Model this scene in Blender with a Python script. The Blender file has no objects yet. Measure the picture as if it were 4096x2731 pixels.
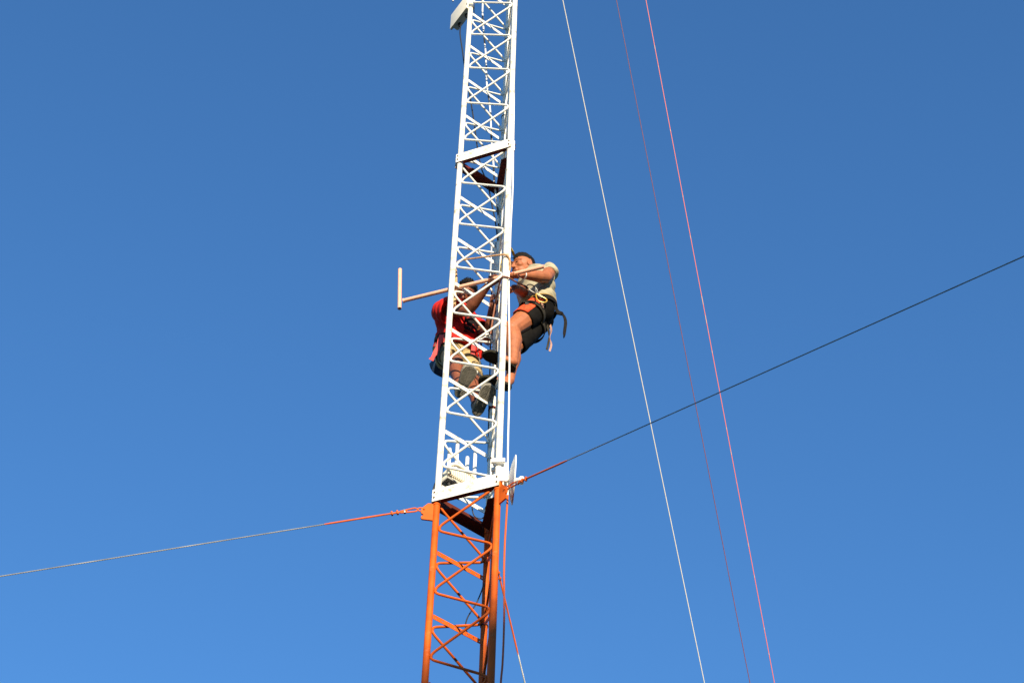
import bpy, bmesh, math, random
import numpy as np
from mathutils import Vector, Matrix, noise
random.seed(7)
PI = math.pi
V = Vector
scene = bpy.context.scene
C = scene.collection

# ------------------------------------------------------------------ camera, sky, sun, exposure
FPX, ELEV, ROLL = 7621.1, math.radians(48.2606), math.radians(1.7228)
CAM = V((0, 0, 1.6))
FW = V((0, math.cos(ELEV), math.sin(ELEV)))
UP0 = V((0, -math.sin(ELEV), math.cos(ELEV)))
RT0 = V((1, 0, 0))
RT = RT0 * math.cos(ROLL) + UP0 * math.sin(ROLL)
UP = UP0 * math.cos(ROLL) - RT0 * math.sin(ROLL)
cd = bpy.data.cameras.new('camera')
cam = bpy.data.objects.new('camera', cd)
C.objects.link(cam)
cd.sensor_width = 36
cd.lens = FPX / 4096 * 36
cd.clip_end = 20000
m = Matrix((RT, UP, -FW)).transposed().to_4x4()
m.translation = CAM
cam.matrix_world = m
scene.camera = cam

SUN_EL = math.radians(12)
TO_SUN = V((0.198, -0.980, 0)).normalized() * math.cos(SUN_EL) + V((0, 0, math.sin(SUN_EL)))
world = bpy.data.worlds.new('World')
scene.world = world
world.use_nodes = True
nt = world.node_tree
sky = nt.nodes.new('ShaderNodeTexSky')
sky.sky_type = 'NISHITA'
sky.sun_disc = False
sky.sun_elevation = SUN_EL
sky.sun_rotation = math.atan2(TO_SUN.x, TO_SUN.y)
sky.altitude = 100
sky.air_density = 1.35
sky.dust_density = 0.0
sky.ozone_density = 7.1
bg = nt.nodes['Background']
bg.inputs['Strength'].default_value = 0.15
nt.links.new(sky.outputs[0], bg.inputs[0])
sd = bpy.data.lights.new('sun', 'SUN')
sd.energy = 5.0
sd.angle = math.radians(0.53)
sd.color = (1.0, 0.87, 0.66)
sun = bpy.data.objects.new('sun', sd)
sun.rotation_euler = TO_SUN.to_track_quat('Z', 'Y').to_euler()
C.objects.link(sun)
scene.view_settings.view_transform = 'Standard'
scene.view_settings.look = 'None'
scene.view_settings.exposure = 0.82
scene.view_settings.gamma = 1.0
scene.view_settings.use_curve_mapping = False


def at(x, y, Y):
    """point of the place seen at photo position x, y that stands Y metres away"""
    d = FW * FPX + RT * (x - 2048) - UP * (y - 1365.5)
    return CAM + d * (Y / d.y)


def atz(x, y, z):
    d = FW * FPX + RT * (x - 2048) - UP * (y - 1365.5)
    return CAM + d * ((z - CAM.z) / d.z)


# ------------------------------------------------------------------ materials
MATS = {}


def mat(name, col, rough=0.6, var=0.12, scale=18.0, dirt=None, dirt_amt=0.0, dirt_scale=12.0,
        metal=0.0, bump=0.0, bump_scale=60.0, spec=0.5, stretch=(1, 1, 1), sss=0.0):
    if name in MATS:
        return MATS[name]
    M = bpy.data.materials.new(name)
    M.use_nodes = True
    n = M.node_tree
    P = n.nodes['Principled BSDF']
    P.inputs['Roughness'].default_value = rough
    P.inputs['Metallic'].default_value = metal
    P.inputs['Specular IOR Level'].default_value = spec
    if sss:
        P.inputs['Subsurface Weight'].default_value = sss
        P.inputs['Subsurface Radius'].default_value = (0.012, 0.005, 0.003)
        P.inputs['Subsurface Scale'].default_value = 1.0
    tc = n.nodes.new('ShaderNodeTexCoord')
    mp = n.nodes.new('ShaderNodeMapping')
    mp.inputs['Scale'].default_value = stretch
    n.links.new(tc.outputs['Object'], mp.inputs['Vector'])
    nz = n.nodes.new('ShaderNodeTexNoise')
    nz.inputs['Scale'].default_value = scale
    nz.inputs['Detail'].default_value = 6
    n.links.new(mp.outputs[0], nz.inputs['Vector'])
    rp = n.nodes.new('ShaderNodeValToRGB')
    rp.color_ramp.elements[0].position = 0.3
    rp.color_ramp.elements[1].position = 0.7
    rp.color_ramp.elements[0].color = [c * (1 - var) for c in col] + [1]
    rp.color_ramp.elements[1].color = [min(1, c * (1 + var)) for c in col] + [1]
    n.links.new(nz.outputs['Fac'], rp.inputs[0])
    out = rp.outputs[0]
    if dirt:
        nd = n.nodes.new('ShaderNodeTexNoise')
        nd.inputs['Scale'].default_value = dirt_scale
        nd.inputs['Detail'].default_value = 9
        nd.inputs['Roughness'].default_value = 0.7
        n.links.new(mp.outputs[0], nd.inputs['Vector'])
        r2 = n.nodes.new('ShaderNodeValToRGB')
        r2.color_ramp.elements[0].position = 1 - dirt_amt
        r2.color_ramp.elements[1].position = min(1, 1 - dirt_amt + 0.10)
        r2.color_ramp.elements[0].color = (0, 0, 0, 1)
        r2.color_ramp.elements[1].color = (1, 1, 1, 1)
        n.links.new(nd.outputs['Fac'], r2.inputs[0])
        mx = n.nodes.new('ShaderNodeMixRGB')
        n.links.new(r2.outputs[0], mx.inputs[0])
        n.links.new(out, mx.inputs[1])
        mx.inputs[2].default_value = list(dirt) + [1]
        out = mx.outputs[0]
    n.links.new(out, P.inputs['Base Color'])
    if bump:
        nb = n.nodes.new('ShaderNodeTexNoise')
        nb.inputs['Scale'].default_value = bump_scale
        nb.inputs['Detail'].default_value = 5
        n.links.new(mp.outputs[0], nb.inputs['Vector'])
        bp = n.nodes.new('ShaderNodeBump')
        bp.inputs['Strength'].default_value = bump
        bp.inputs['Distance'].default_value = 0.01
        n.links.new(nb.outputs['Fac'], bp.inputs['Height'])
        n.links.new(bp.outputs[0], P.inputs['Normal'])
    MATS[name] = M
    return M


def banded(name, low, high, z, rough=0.5, wear=None):
    """paint that changes colour at a world height: sprayed together with the mast"""
    M = bpy.data.materials.new(name)
    M.use_nodes = True
    n = M.node_tree
    P = n.nodes['Principled BSDF']
    P.inputs['Roughness'].default_value = rough
    g = n.nodes.new('ShaderNodeNewGeometry')
    s = n.nodes.new('ShaderNodeSeparateXYZ')
    n.links.new(g.outputs['Position'], s.inputs[0])
    nz = n.nodes.new('ShaderNodeTexNoise')
    nz.inputs['Scale'].default_value = 9
    n.links.new(g.outputs['Position'], nz.inputs['Vector'])
    ma = n.nodes.new('ShaderNodeMath')
    ma.operation = 'MULTIPLY_ADD'
    ma.inputs[1].default_value = 0.12
    n.links.new(nz.outputs['Fac'], ma.inputs[0])
    n.links.new(s.outputs['Z'], ma.inputs[2])
    c = n.nodes.new('ShaderNodeMath')
    c.operation = 'GREATER_THAN'
    c.inputs[1].default_value = z + 0.06
    n.links.new(ma.outputs[0], c.inputs[0])
    mx = n.nodes.new('ShaderNodeMixRGB')
    mx.inputs[1].default_value = list(low) + [1]
    mx.inputs[2].default_value = list(high) + [1]
    n.links.new(c.outputs[0], mx.inputs[0])
    out = mx.outputs[0]
    if wear:
        n2 = n.nodes.new('ShaderNodeTexNoise')
        n2.inputs['Scale'].default_value = 7
        n2.inputs['Detail'].default_value = 4
        n.links.new(g.outputs['Position'], n2.inputs['Vector'])
        r = n.nodes.new('ShaderNodeValToRGB')
        r.color_ramp.elements[0].position = wear[1]
        r.color_ramp.elements[1].position = wear[1] + 0.02
        n.links.new(n2.outputs['Fac'], r.inputs[0])
        m2 = n.nodes.new('ShaderNodeMixRGB')
        n.links.new(r.outputs[0], m2.inputs[0])
        n.links.new(out, m2.inputs[1])
        m2.inputs[2].default_value = list(wear[0]) + [1]
        out = m2.outputs[0]
    n.links.new(out, P.inputs['Base Color'])
    return M


OR = (0.57, 0.096, 0.006)
WHITE = mat('white_paint', (0.80, 0.77, 0.68), 0.45, 0.04, 9, (0.46, 0.38, 0.25), 0.455, 12, bump=0.08)
WHITE_ROD = mat('white_rod_paint', (0.80, 0.77, 0.68), 0.45, 0.04, 9, (0.32, 0.28, 0.20), 0.365, 34, bump=0.06)
ORANGE = mat('orange_paint', OR, 0.6, 0.24, 7, (0.60, 0.16, 0.05), 0.40, 13, bump=0.08, spec=0.2)
ORANGE_SHADED = mat('orange_paint_shaded', (0.085, 0.016, 0.007), 0.6, 0.2, 10, spec=0.2)  # same orange paint, with the shade of inner and under faces in its colour
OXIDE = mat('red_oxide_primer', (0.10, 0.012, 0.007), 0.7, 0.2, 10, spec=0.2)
BOLT = mat('rusty_bolt', (0.10, 0.05, 0.03), 0.7, 0.3, 50)
STEEL = mat('galvanised_steel', (0.27, 0.27, 0.25), 0.4, 0.15, 40, metal=0.7)
WIRE = mat('guy_strand', (0.24, 0.24, 0.22), 0.6, 0.3, 6, metal=0.2)
BLACK = mat('black_rubber', (0.014, 0.014, 0.015), 0.55, 0.2, 30)
CREAM = mat('cream_plastic', (0.82, 0.75, 0.60), 0.5, 0.05, 10)
OFFWHITE = mat('offwhite_plastic', (0.80, 0.79, 0.74), 0.45, 0.04, 10, (0.5, 0.45, 0.35), 0.33, 20)
PINK = mat('pink_primer', (0.74, 0.39, 0.26), 0.55, 0.10, 14, (0.30, 0.13, 0.10), 0.33, 30)
ROPE = mat('tan_rope', (0.50, 0.29, 0.14), 0.9, 0.35, 120)
ROPE_B = mat('brown_rope', (0.33, 0.13, 0.075), 0.9, 0.3, 120)
WHITEROPE = mat('white_rope', (0.66, 0.62, 0.52), 0.8, 0.08, 60)
DARKWIRE = mat('dark_red_wire', (0.15, 0.036, 0.040), 0.6, 0.2, 30)
SKIN_A = mat('skin_tan', (0.345, 0.108, 0.038), 0.6, 0.16, 22, bump=0.10, bump_scale=70, sss=0.06)
SKIN_B = mat('skin_brown', (0.195, 0.057, 0.023), 0.56, 0.16, 22, bump=0.10, bump_scale=70, sss=0.06)
HAIR = mat('black_hair', (0.009, 0.007, 0.006), 0.75, 0.4, 60, spec=0.2, bump=0.8, bump_scale=160)
SHIRT_A = mat('beige_cotton', (0.37, 0.33, 0.225), 0.9, 0.10, 14, (0.25, 0.24, 0.18), 0.36, 20, bump=0.35, bump_scale=26, spec=0.15)
SHIRT_B = mat('red_cotton', (0.52, 0.019, 0.014), 0.85, 0.14, 12, bump=0.4, bump_scale=22, spec=0.15)
PINKRED = mat('faded_red_cloth', (0.62, 0.085, 0.08), 0.85, 0.12, 12, bump=0.3, bump_scale=22, spec=0.15)
SHORTS_A = mat('charcoal_shorts', (0.008, 0.007, 0.006), 0.9, 0.3, 18, spec=0.1, bump=0.4, bump_scale=24)
PANEL_A = mat('orange_patterned_cloth', (0.62, 0.085, 0.03), 0.85, 0.30, 60, (0.26, 0.028, 0.012), 0.46, 46, bump=0.5, bump_scale=50, spec=0.15)
SHORTS_B = mat('khaki_cloth', (0.40, 0.29, 0.14), 0.9, 0.16, 14, (0.10, 0.09, 0.06), 0.40, 9, bump=0.4, bump_scale=22, spec=0.15)
OLIVE = mat('olive_cloth', (0.11, 0.10, 0.065), 0.9, 0.2, 14, bump=0.4, bump_scale=22, spec=0.15)
WEB = mat('black_webbing', (0.012, 0.010, 0.008), 0.85, 0.3, 40, spec=0.15)
WEB_G = mat('grey_webbing', (0.035, 0.030, 0.021), 0.85, 0.3, 40, spec=0.15)
WEB_P = mat('worn_pink_webbing', (0.38, 0.21, 0.15), 0.8, 0.2, 40)
YELLOW = mat('yellow_anodised', (0.50, 0.28, 0.04), 0.35, 0.1, 30, metal=0.2)
SOLE = mat('grey_rubber_sole', (0.24, 0.22, 0.175), 0.9, 0.3, 30, (0.06, 0.05, 0.04), 0.4, 30, bump=0.3, bump_scale=80)
SOLE_D = mat('dark_rubber_sole', (0.022, 0.020, 0.012), 0.9, 0.4, 60, spec=0.15)
NAVY = mat('navy_nylon', (0.012, 0.03, 0.075), 0.4, 0.3, 20)
GRASS = mat('dry_grass_ground', (0.05, 0.048, 0.024), 0.95, 0.4, 0.3, bump=0.4, bump_scale=3)
CONC = mat('concrete', (0.32, 0.31, 0.28), 0.9, 0.15, 5)


# ------------------------------------------------------------------ mesh helpers
def link(name, me, parent=None, loc=None):
    o = bpy.data.objects.new(name, me)
    C.objects.link(o)
    if parent is not None:
        o.parent = parent
    if loc is not None:
        o.location = loc
    return o


def smooth(me, ang=None):
    for p in me.polygons:
        p.use_smooth = True
    if ang is not None:
        me.set_sharp_from_angle(angle=math.radians(ang))
    return me


def bm_mesh(name, bm, mats, sm=True, ang=40):
    bmesh.ops.recalc_face_normals(bm, faces=bm.faces)
    me = bpy.data.meshes.new(name)
    bm.to_mesh(me)
    bm.free()
    for x in (mats if isinstance(mats, (list, tuple)) else [mats]):
        me.materials.append(x)
    if sm:
        smooth(me, ang)
    return me


def thing(name, label, cat, loc=(0, 0, 0), group=None):
    o = link(name, None, None, loc)
    return tag(o, label, cat, group)


def tag(o, label, cat, group=None):
    o['label'] = label
    o['category'] = cat
    if group:
        o['group'] = group
    return o


def frames(pts, closed=False):
    n = len(pts)
    T = []
    for i in range(n):
        if closed:
            d = pts[(i + 1) % n] - pts[i - 1]
        else:
            d = pts[min(i + 1, n - 1)] - pts[max(i - 1, 0)]
        T.append(d.normalized())
    ref = V((0, 0, 1)) if abs(T[0].z) < 0.9 else V((1, 0, 0))
    a = (ref - T[0] * ref.dot(T[0])).normalized()
    out = []
    for t in T:
        a = (a - t * a.dot(t)).normalized()
        out.append((t, a, t.cross(a)))
    return out


def tube(bm, pts, r, seg=10, caps=True, mi=0, closed=False, squash=1.0):
    pts = [V(p) for p in pts]
    n = len(pts)
    R = r if isinstance(r, (list, tuple)) else [r] * n
    rings = []
    for p, (t, a, b), q in zip(pts, frames(pts, closed), R):
        rings.append([bm.verts.new(p + (a * math.cos(k * 2 * PI / seg) + b * math.sin(k * 2 * PI / seg) * squash) * q) for k in range(seg)])
    m = n if closed else n - 1
    for i in range(m):
        A, B_ = rings[i], rings[(i + 1) % n]
        for k in range(seg):
            f = bm.faces.new((A[k], A[(k + 1) % seg], B_[(k + 1) % seg], B_[k]))
            f.material_index = mi
    if caps and not closed:
        f = bm.faces.new(rings[0][::-1])
        f.material_index = mi
        f = bm.faces.new(rings[-1])
        f.material_index = mi
    return rings


def spline(pts, n=6, closed=False):
    pts = [V(p) for p in pts]
    out = []
    N = len(pts)
    for i in range(N if closed else N - 1):
        if closed:
            p0, p1, p2, p3 = pts[i - 1], pts[i], pts[(i + 1) % N], pts[(i + 2) % N]
        else:
            p0, p1, p2, p3 = pts[max(i - 1, 0)], pts[i], pts[i + 1], pts[min(i + 2, N - 1)]
        for k in range(n):
            t = k / n
            out.append(0.5 * (2 * p1 + (p2 - p0) * t + (2 * p0 - 5 * p1 + 4 * p2 - p3) * t * t + (3 * p1 - p0 - 3 * p2 + p3) * t ** 3))
    if not closed:
        out.append(pts[-1])
    return out


def tube_obj(name, pts, r, mats, parent=None, seg=10, closed=False):
    bm = bmesh.new()
    tube(bm, pts, r, seg, closed=closed)
    return link(name, bm_mesh(name, bm, mats), parent)


def box(bm, c, ex, ey, ez, mi=0, bev=0.0):
    """box with half-extent vectors ex, ey, ez"""
    c, ex, ey, ez = V(c), V(ex), V(ey), V(ez)
    vs = [bm.verts.new(c + ex * sx + ey * sy + ez * sz) for sx in (-1, 1) for sy in (-1, 1) for sz in (-1, 1)]
    fs = []
    for q in ((0, 1, 3, 2), (4, 6, 7, 5), (0, 4, 5, 1), (2, 3, 7, 6), (0, 2, 6, 4), (1, 5, 7, 3)):
        f = bm.faces.new([vs[i] for i in q])
        f.material_index = mi
        fs.append(f)
    if bev:
        ed = list({e for f in fs for e in f.edges})
        bmesh.ops.bevel(bm, geom=ed, offset=bev, segments=2, affect='EDGES', profile=0.6)
    return fs


def box_obj(name, c, ex, ey, ez, mats, parent=None, bev=0.003):
    bm = bmesh.new()
    box(bm, c, ex, ey, ez, 0, bev)
    return link(name, bm_mesh(name, bm, mats, True, 35), parent)


def capsule(bm, p0, p1, r0, r1, seg=14):
    p0, p1 = V(p0), V(p1)
    d = p1 - p0
    if d.length < 1e-6:
        d = V((0, 0, 1e-5))
    u = d.normalized()
    pts, rr = [], []
    for k in range(4):
        a = PI / 2 * (1 - k / 4) * 0.97
        pts.append(p0 - u * r0 * math.sin(a)); rr.append(r0 * math.cos(a))
    pts.append(p0); rr.append(r0)
    pts.append(p1); rr.append(r1)
    for k in range(1, 5):
        a = PI / 2 * k / 4 * 0.97
        pts.append(p1 + u * r1 * math.sin(a)); rr.append(r1 * math.cos(a))
    tube(bm, pts, rr, seg)


def chain(bm, pts, rr, seg=14):
    for i in range(len(pts) - 1):
        capsule(bm, pts[i], pts[i + 1], rr[i], rr[i + 1], seg)


def ellip(bm, c, a, b, c3, sub=3):
    mt = Matrix((V(a), V(b), V(c3))).transposed().to_4x4()
    mt.translation = V(c)
    bmesh.ops.create_icosphere(bm, subdivisions=sub, radius=1.0, matrix=mt)


def cone(bm, p0, p1, r0, r1, seg=20, squash=1.0):
    tube(bm, [V(p0), V(p0).lerp(V(p1), 0.33), V(p0).lerp(V(p1), 0.66), V(p1)], [r0, r0 + (r1 - r0) / 3, r0 + (r1 - r0) * 2 / 3, r1], seg, squash=squash)


def remeshed(name, bm, voxel, it, mats, parent, wr=None):
    """close all the overlapping lumps of bm into one continuous skin"""
    bmesh.ops.recalc_face_normals(bm, faces=bm.faces)
    me = bpy.data.meshes.new(name)
    bm.to_mesh(me)
    bm.free()
    o = bpy.data.objects.new(name + '_tmp', me)
    C.objects.link(o)
    r = o.modifiers.new('r', 'REMESH')
    r.mode = 'VOXEL'
    r.voxel_size = voxel
    s = o.modifiers.new('s', 'SMOOTH')
    s.factor = 0.5
    s.iterations = it
    dg = bpy.context.evaluated_depsgraph_get()
    me2 = bpy.data.meshes.new_from_object(o.evaluated_get(dg))
    bpy.data.objects.remove(o)
    bpy.data.meshes.remove(me)
    me2.name = name
    me2.materials.clear()
    me2.materials.append(mats)
    if wr:
        amp, sc, st = wr
        nv = len(me2.vertices)
        co = np.empty(nv * 3); me2.vertices.foreach_get('co', co); co = co.reshape(-1, 3)
        no = np.empty(nv * 3); me2.vertex_normals.foreach_get('vector', no); no = no.reshape(-1, 3)
        st = Matrix(st) if not isinstance(st, Matrix) else st
        d = np.array([(1 - 2 * abs(noise.noise(st @ V(c) * sc))) * 0.7 + 0.5 * noise.noise(V(c) * sc * 0.6) for c in co])
        co = co + no * (d * amp)[:, None]
        me2.vertices.foreach_set('co', co.ravel())
        me2.update()
    smooth(me2)
    return link(name, me2, parent)


def ribbon(bm, pts, width, hint, th=0.002, mi=0):
    """flat webbing; hint is the direction across the strap"""
    pts = [V(p) for p in pts]
    rows = []
    for i, (p, (t, a, b)) in enumerate(zip(pts, frames(pts))):
        h = V(hint[i]) if isinstance(hint, list) else V(hint)
        h = (h - t * h.dot(t)).normalized() * width / 2
        nn = t.cross(h).normalized() * th / 2
        rows.append([bm.verts.new(q) for q in (p + h + nn, p - h + nn, p - h - nn, p + h - nn)])
    for A, B_ in zip(rows, rows[1:]):
        for k in range(4):
            bm.faces.new((A[k], A[(k + 1) % 4], B_[(k + 1) % 4], B_[k])).material_index = mi
    bm.faces.new(rows[0][::-1])
    bm.faces.new(rows[-1])


def band(bm, c, ax, e1, r1, r2, width, th=0.005, n=36):
    """closed belt round an axis"""
    ax = V(ax).normalized()
    e1 = V(e1); e1 = (e1 - ax * e1.dot(ax)).normalized(); e2 = ax.cross(e1)
    rows = []
    for k in range(n):
        a = 2 * PI * k / n
        rad = e1 * math.cos(a) * r1 + e2 * math.sin(a) * r2
        u = rad.normalized()
        rows.append([bm.verts.new(V(c) + rad + q) for q in (ax * width / 2, ax * width / 2 + u * th, -ax * width / 2 + u * th, -ax * width / 2)])
    for k in range(n):
        A, B_ = rows[k], rows[(k + 1) % n]
        for j in range(4):
            bm.faces.new((A[j], A[(j + 1) % 4], B_[(j + 1) % 4], B_[j]))


def struct(o):
    o['kind'] = 'structure'
    return o


# ------------------------------------------------------------------ ground and the hill behind the camera
bm = bmesh.new()
n = 24
g = [[bm.verts.new((x, y, -0.02 if abs(x) < 60 and abs(y) < 60 else -0.02)) for x in np.linspace(-4000, 4000, n)] for y in np.linspace(-4000, 4000, n)]
for i in range(n - 1):
    for j in range(n - 1):
        bm.faces.new((g[i][j], g[i][j + 1], g[i + 1][j + 1], g[i + 1][j]))
struct(link('ground', bm_mesh('ground', bm, GRASS)))
HC = V((0, 9.6, 0)) + V((TO_SUN.x, TO_SUN.y, 0)).normalized() * 45
hx = V((0.980, 0.198, 0)); hy = V((-0.198, 0.980, 0))
bm = bmesh.new()
nx, ny = 70, 50
rows = []
for j in range(ny):
    row = []
    for i in range(nx):
        a = -65 + 150 * i / (nx - 1); b = -30 + 60 * j / (ny - 1)
        row.append((a, b))
    rows.append(row)
HILL_OFF = 21.0
vs = []
for row in rows:
    r_ = []
    for a, b in row:
        h = 32.0 * math.exp(-((a - HILL_OFF) / 30) ** 2) * math.exp(-(b / 11) ** 2) - 0.4
        p = HC + hx * a + hy * b
        r_.append(bm.verts.new((p.x, p.y, h)))
    vs.append(r_)
for j in range(ny - 1):
    for i in range(nx - 1):
        bm.faces.new((vs[j][i], vs[j][i + 1], vs[j + 1][i + 1], vs[j + 1][i]))
struct(link('hill', bm_mesh('hill', bm, GRASS)))

# ------------------------------------------------------------------ the lattice mast
LEG = {'L': V((-0.48357, 9.58543, 0)), 'R': V((-0.06670, 9.41597, 0)), 'B': V((-0.12838, 9.86172, 0))}
CEN = (LEG['L'] + LEG['R'] + LEG['B']) / 3
S, P, RL, RR = 0.45, 0.5503, 0.0232, 0.0092
SEC = 3.914
F1 = 14.605                          # joint above the two workers
FH = 0.056                           # half height of the joint plates


def Fz(k):                           # joint at the top of section k
    return F1 - SEC * (k - 1)


mast = thing('lattice_mast', 'slender three legged lattice mast, white above and orange below, held by guy wires', 'mast', (CEN.x, CEN.y, 0))


def sub(name, me, loc, rz=0.0, parent=None):
    o = link(name, me, parent or mast)
    if parent is None or parent is mast:
        o.location = V(loc) - V((CEN.x, CEN.y, 0))
    else:
        o.location = loc
    o.rotation_euler = (0, 0, rz)
    return o


FACES = {}
for a, b in (('L', 'R'), ('L', 'B'), ('B', 'R')):
    d = LEG[b] - LEG[a]
    FACES[a + b] = (LEG[a], math.atan2(d.y, d.x))


def rod_path(x0, x1, drop):
    s = 1 if x1 > x0 else -1
    u = RL + RR - 0.002
    q = [V((x0 + s * u, 0, 0)), V((x0 + s * u, 0, -0.022)), V((x1 - s * u, 0, -drop + 0.022)), V((x1 - s * u, 0, -drop))]
    out = [q[0]]
    d = (q[2] - q[1]).normalized()
    for k in range(7):
        t = k / 6
        A, B_, D = q[1] + V((0, 0, 0.020)), q[1], q[1] + d * 0.045
        out.append(A * (1 - t) ** 2 + B_ * 2 * t * (1 - t) + D * t * t)
    for k in range(7):
        t = k / 6
        A, B_, D = q[2] - d * 0.045, q[2], q[2] - V((0, 0, 0.020))
        out.append(A * (1 - t) ** 2 + B_ * 2 * t * (1 - t) + D * t * t)
    out.append(q[3])
    return out


def rod_mesh(x0, x1, drop, mt, bm=None, off=V((0, 0, 0))):
    own = bm is None
    if own:
        bm = bmesh.new()
    pts = rod_path(x0, x1, drop)
    rr = [RR] * len(pts)
    rr[0] = rr[-1] = RR * 1.35                # weld
    rr[1] = rr[-2] = RR * 1.12
    tube(bm, [p + off for p in pts], rr, 10)
    if own:
        return bm_mesh('brace', bm, mt)


def rung_mesh(mt, L_=S - 2 * RL + 0.006, h=0.019, th=0.0035, nh=8):
    """flat bar with a row of punched holes"""
    bm = bmesh.new()
    x0 = RL - 0.003
    w = L_ / nh
    for side in (-1, 1):
        y = side * th / 2
        for i in range(nh):
            cx = x0 + w * (i + 0.5)
            outer = [(cx + w / 2 * a, h * b) for a, b in ((-1, -1), (0, -1), (1, -1), (1, 0), (1, 1), (0, 1), (-1, 1), (-1, 0))]
            inner = [(cx + 0.0052 * math.cos(t), 0.0052 * math.sin(t)) for t in [math.radians(-135 + 45 * k) for k in range(8)]]
            O = [bm.verts.new((q[0], y, q[1])) for q in outer]
            I = [bm.verts.new((q[0], y, q[1])) for q in inner]
            for k in range(8):
                bm.faces.new((O[k], O[(k + 1) % 8], I[(k + 1) % 8], I[k]))
            if side == 1:
                J = [bm.verts.new((q[0], -y, q[1])) for q in inner]
                for k in range(8):
                    bm.faces.new((I[k], I[(k + 1) % 8], J[(k + 1) % 8], J[k]))
    for s in (-1, 1):
        bm.faces.new([bm.verts.new(q) for q in ((x0, -th / 2, s * h), (x0 + L_, -th / 2, s * h), (x0 + L_, th / 2, s * h), (x0, th / 2, s * h))])
    bmesh.ops.remove_doubles(bm, verts=bm.verts, dist=1e-5)
    return bm_mesh('rung', bm, mt, False)


def leg_mesh(mt, top_collar=True):
    """one tube of a section, with a sleeve where it meets the next"""
    bm = bmesh.new()
    h = SEC - 0.004
    zs = [0, -h]
    tube(bm, [V((0, 0, -0.002)), V((0, 0, -h * 0.5)), V((0, 0, -h))], RL, 20)
    tube(bm, [V((0, 0, -0.002)), V((0, 0, -0.07))], RL + 0.0035, 20)
    tube(bm, [V((0, 0, -h + 0.06)), V((0, 0, -h))], RL + 0.0035, 20)
    for k in range(14):                      # weld lumps at the nodes
        pass
    return bm_mesh('leg', bm, mt)


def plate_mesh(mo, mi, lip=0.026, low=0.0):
    """angle iron between two legs: upright outer web, inner faces in primer or in shade-darkened orange, lip turned inwards at the bottom"""
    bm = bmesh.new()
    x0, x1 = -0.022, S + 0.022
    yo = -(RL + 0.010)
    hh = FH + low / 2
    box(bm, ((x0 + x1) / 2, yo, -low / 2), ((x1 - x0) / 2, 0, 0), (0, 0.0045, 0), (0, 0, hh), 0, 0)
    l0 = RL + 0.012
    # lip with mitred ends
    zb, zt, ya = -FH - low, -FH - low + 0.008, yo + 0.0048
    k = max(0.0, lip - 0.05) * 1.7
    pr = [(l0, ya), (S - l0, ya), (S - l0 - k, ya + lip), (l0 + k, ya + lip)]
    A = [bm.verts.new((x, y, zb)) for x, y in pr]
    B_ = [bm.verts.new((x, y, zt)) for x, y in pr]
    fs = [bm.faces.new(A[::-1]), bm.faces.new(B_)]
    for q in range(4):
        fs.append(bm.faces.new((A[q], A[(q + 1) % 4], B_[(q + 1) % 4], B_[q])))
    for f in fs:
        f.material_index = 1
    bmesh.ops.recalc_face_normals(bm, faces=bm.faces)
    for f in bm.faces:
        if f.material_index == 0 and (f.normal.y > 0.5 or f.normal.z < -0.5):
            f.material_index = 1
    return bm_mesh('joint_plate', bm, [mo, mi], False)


def bolt_mesh():
    bm = bmesh.new()
    tube(bm, [V((0, 0, 0)), V((0, -0.007, 0))], 0.0062, 6)
    tube(bm, [V((0, -0.007, 0)), V((0, -0.012, 0))], 0.0035, 6)
    return bm_mesh('bolt', bm, BOLT, False)


PAINT = {0: 'w', 1: 'w', 2: 'o', 3: 'w', 4: 'o'}
ME = {}
for c_, mt, mr in (('w', WHITE, WHITE_ROD), ('o', ORANGE, ORANGE)):
    ME[c_] = dict(leg=leg_mesh(mt), fwd=rod_mesh(0, S, P / 2, mr), back=rod_mesh(S, 0, P / 2, mr), rung=rung_mesh(mt), half=None)
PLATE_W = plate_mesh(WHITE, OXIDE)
PLATE_O = plate_mesh(WHITE, ORANGE_SHADED)
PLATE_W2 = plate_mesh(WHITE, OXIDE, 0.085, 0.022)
PLATE_O2 = plate_mesh(WHITE, ORANGE_SHADED, 0.085, 0.022)
BOLTM = bolt_mesh()


def lacing(sec):
    """(kind, face, z, mesh key) of every rod and rung of a section"""
    a = Fz(sec) - 0.291
    lo, hi = Fz(sec + 1) + 0.0, Fz(sec)
    L_ = []
    for k in range(-1, 7):
        if k < 6:
            L_.append(('brace', 'LR', a - (k + 0.5) * P, 'back'))   # R down to L
        if k >= 0:
            L_.append(('brace', 'LR', a - k * P, 'fwd'))            # L down to R
    dB = -0.444
    for k in range(0, 7):
        L_.append(('brace', 'LB', a - (k + dB) * P, 'fwd'))
        L_.append(('brace', 'LB', a - (k + dB + 0.5) * P, 'back'))
        L_.append(('brace', 'BR', a - (k + dB + 0.5) * P, 'fwd'))
        L_.append(('brace', 'BR', a - (k + dB) * P, 'back'))
    for k in range(1, 8):
        L_.append(('rung', 'LB', a - (k - 0.62) * P, 'rung'))
    return L_


def rung_off(face):
    # rungs sit on the inner side of the face
    o, rz = FACES[face]
    nrm = V((math.sin(rz), -math.cos(rz), 0))
    if nrm.dot(CEN - o) < 0:
        nrm = -nrm
    return nrm * (RR + 0.006)


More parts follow.
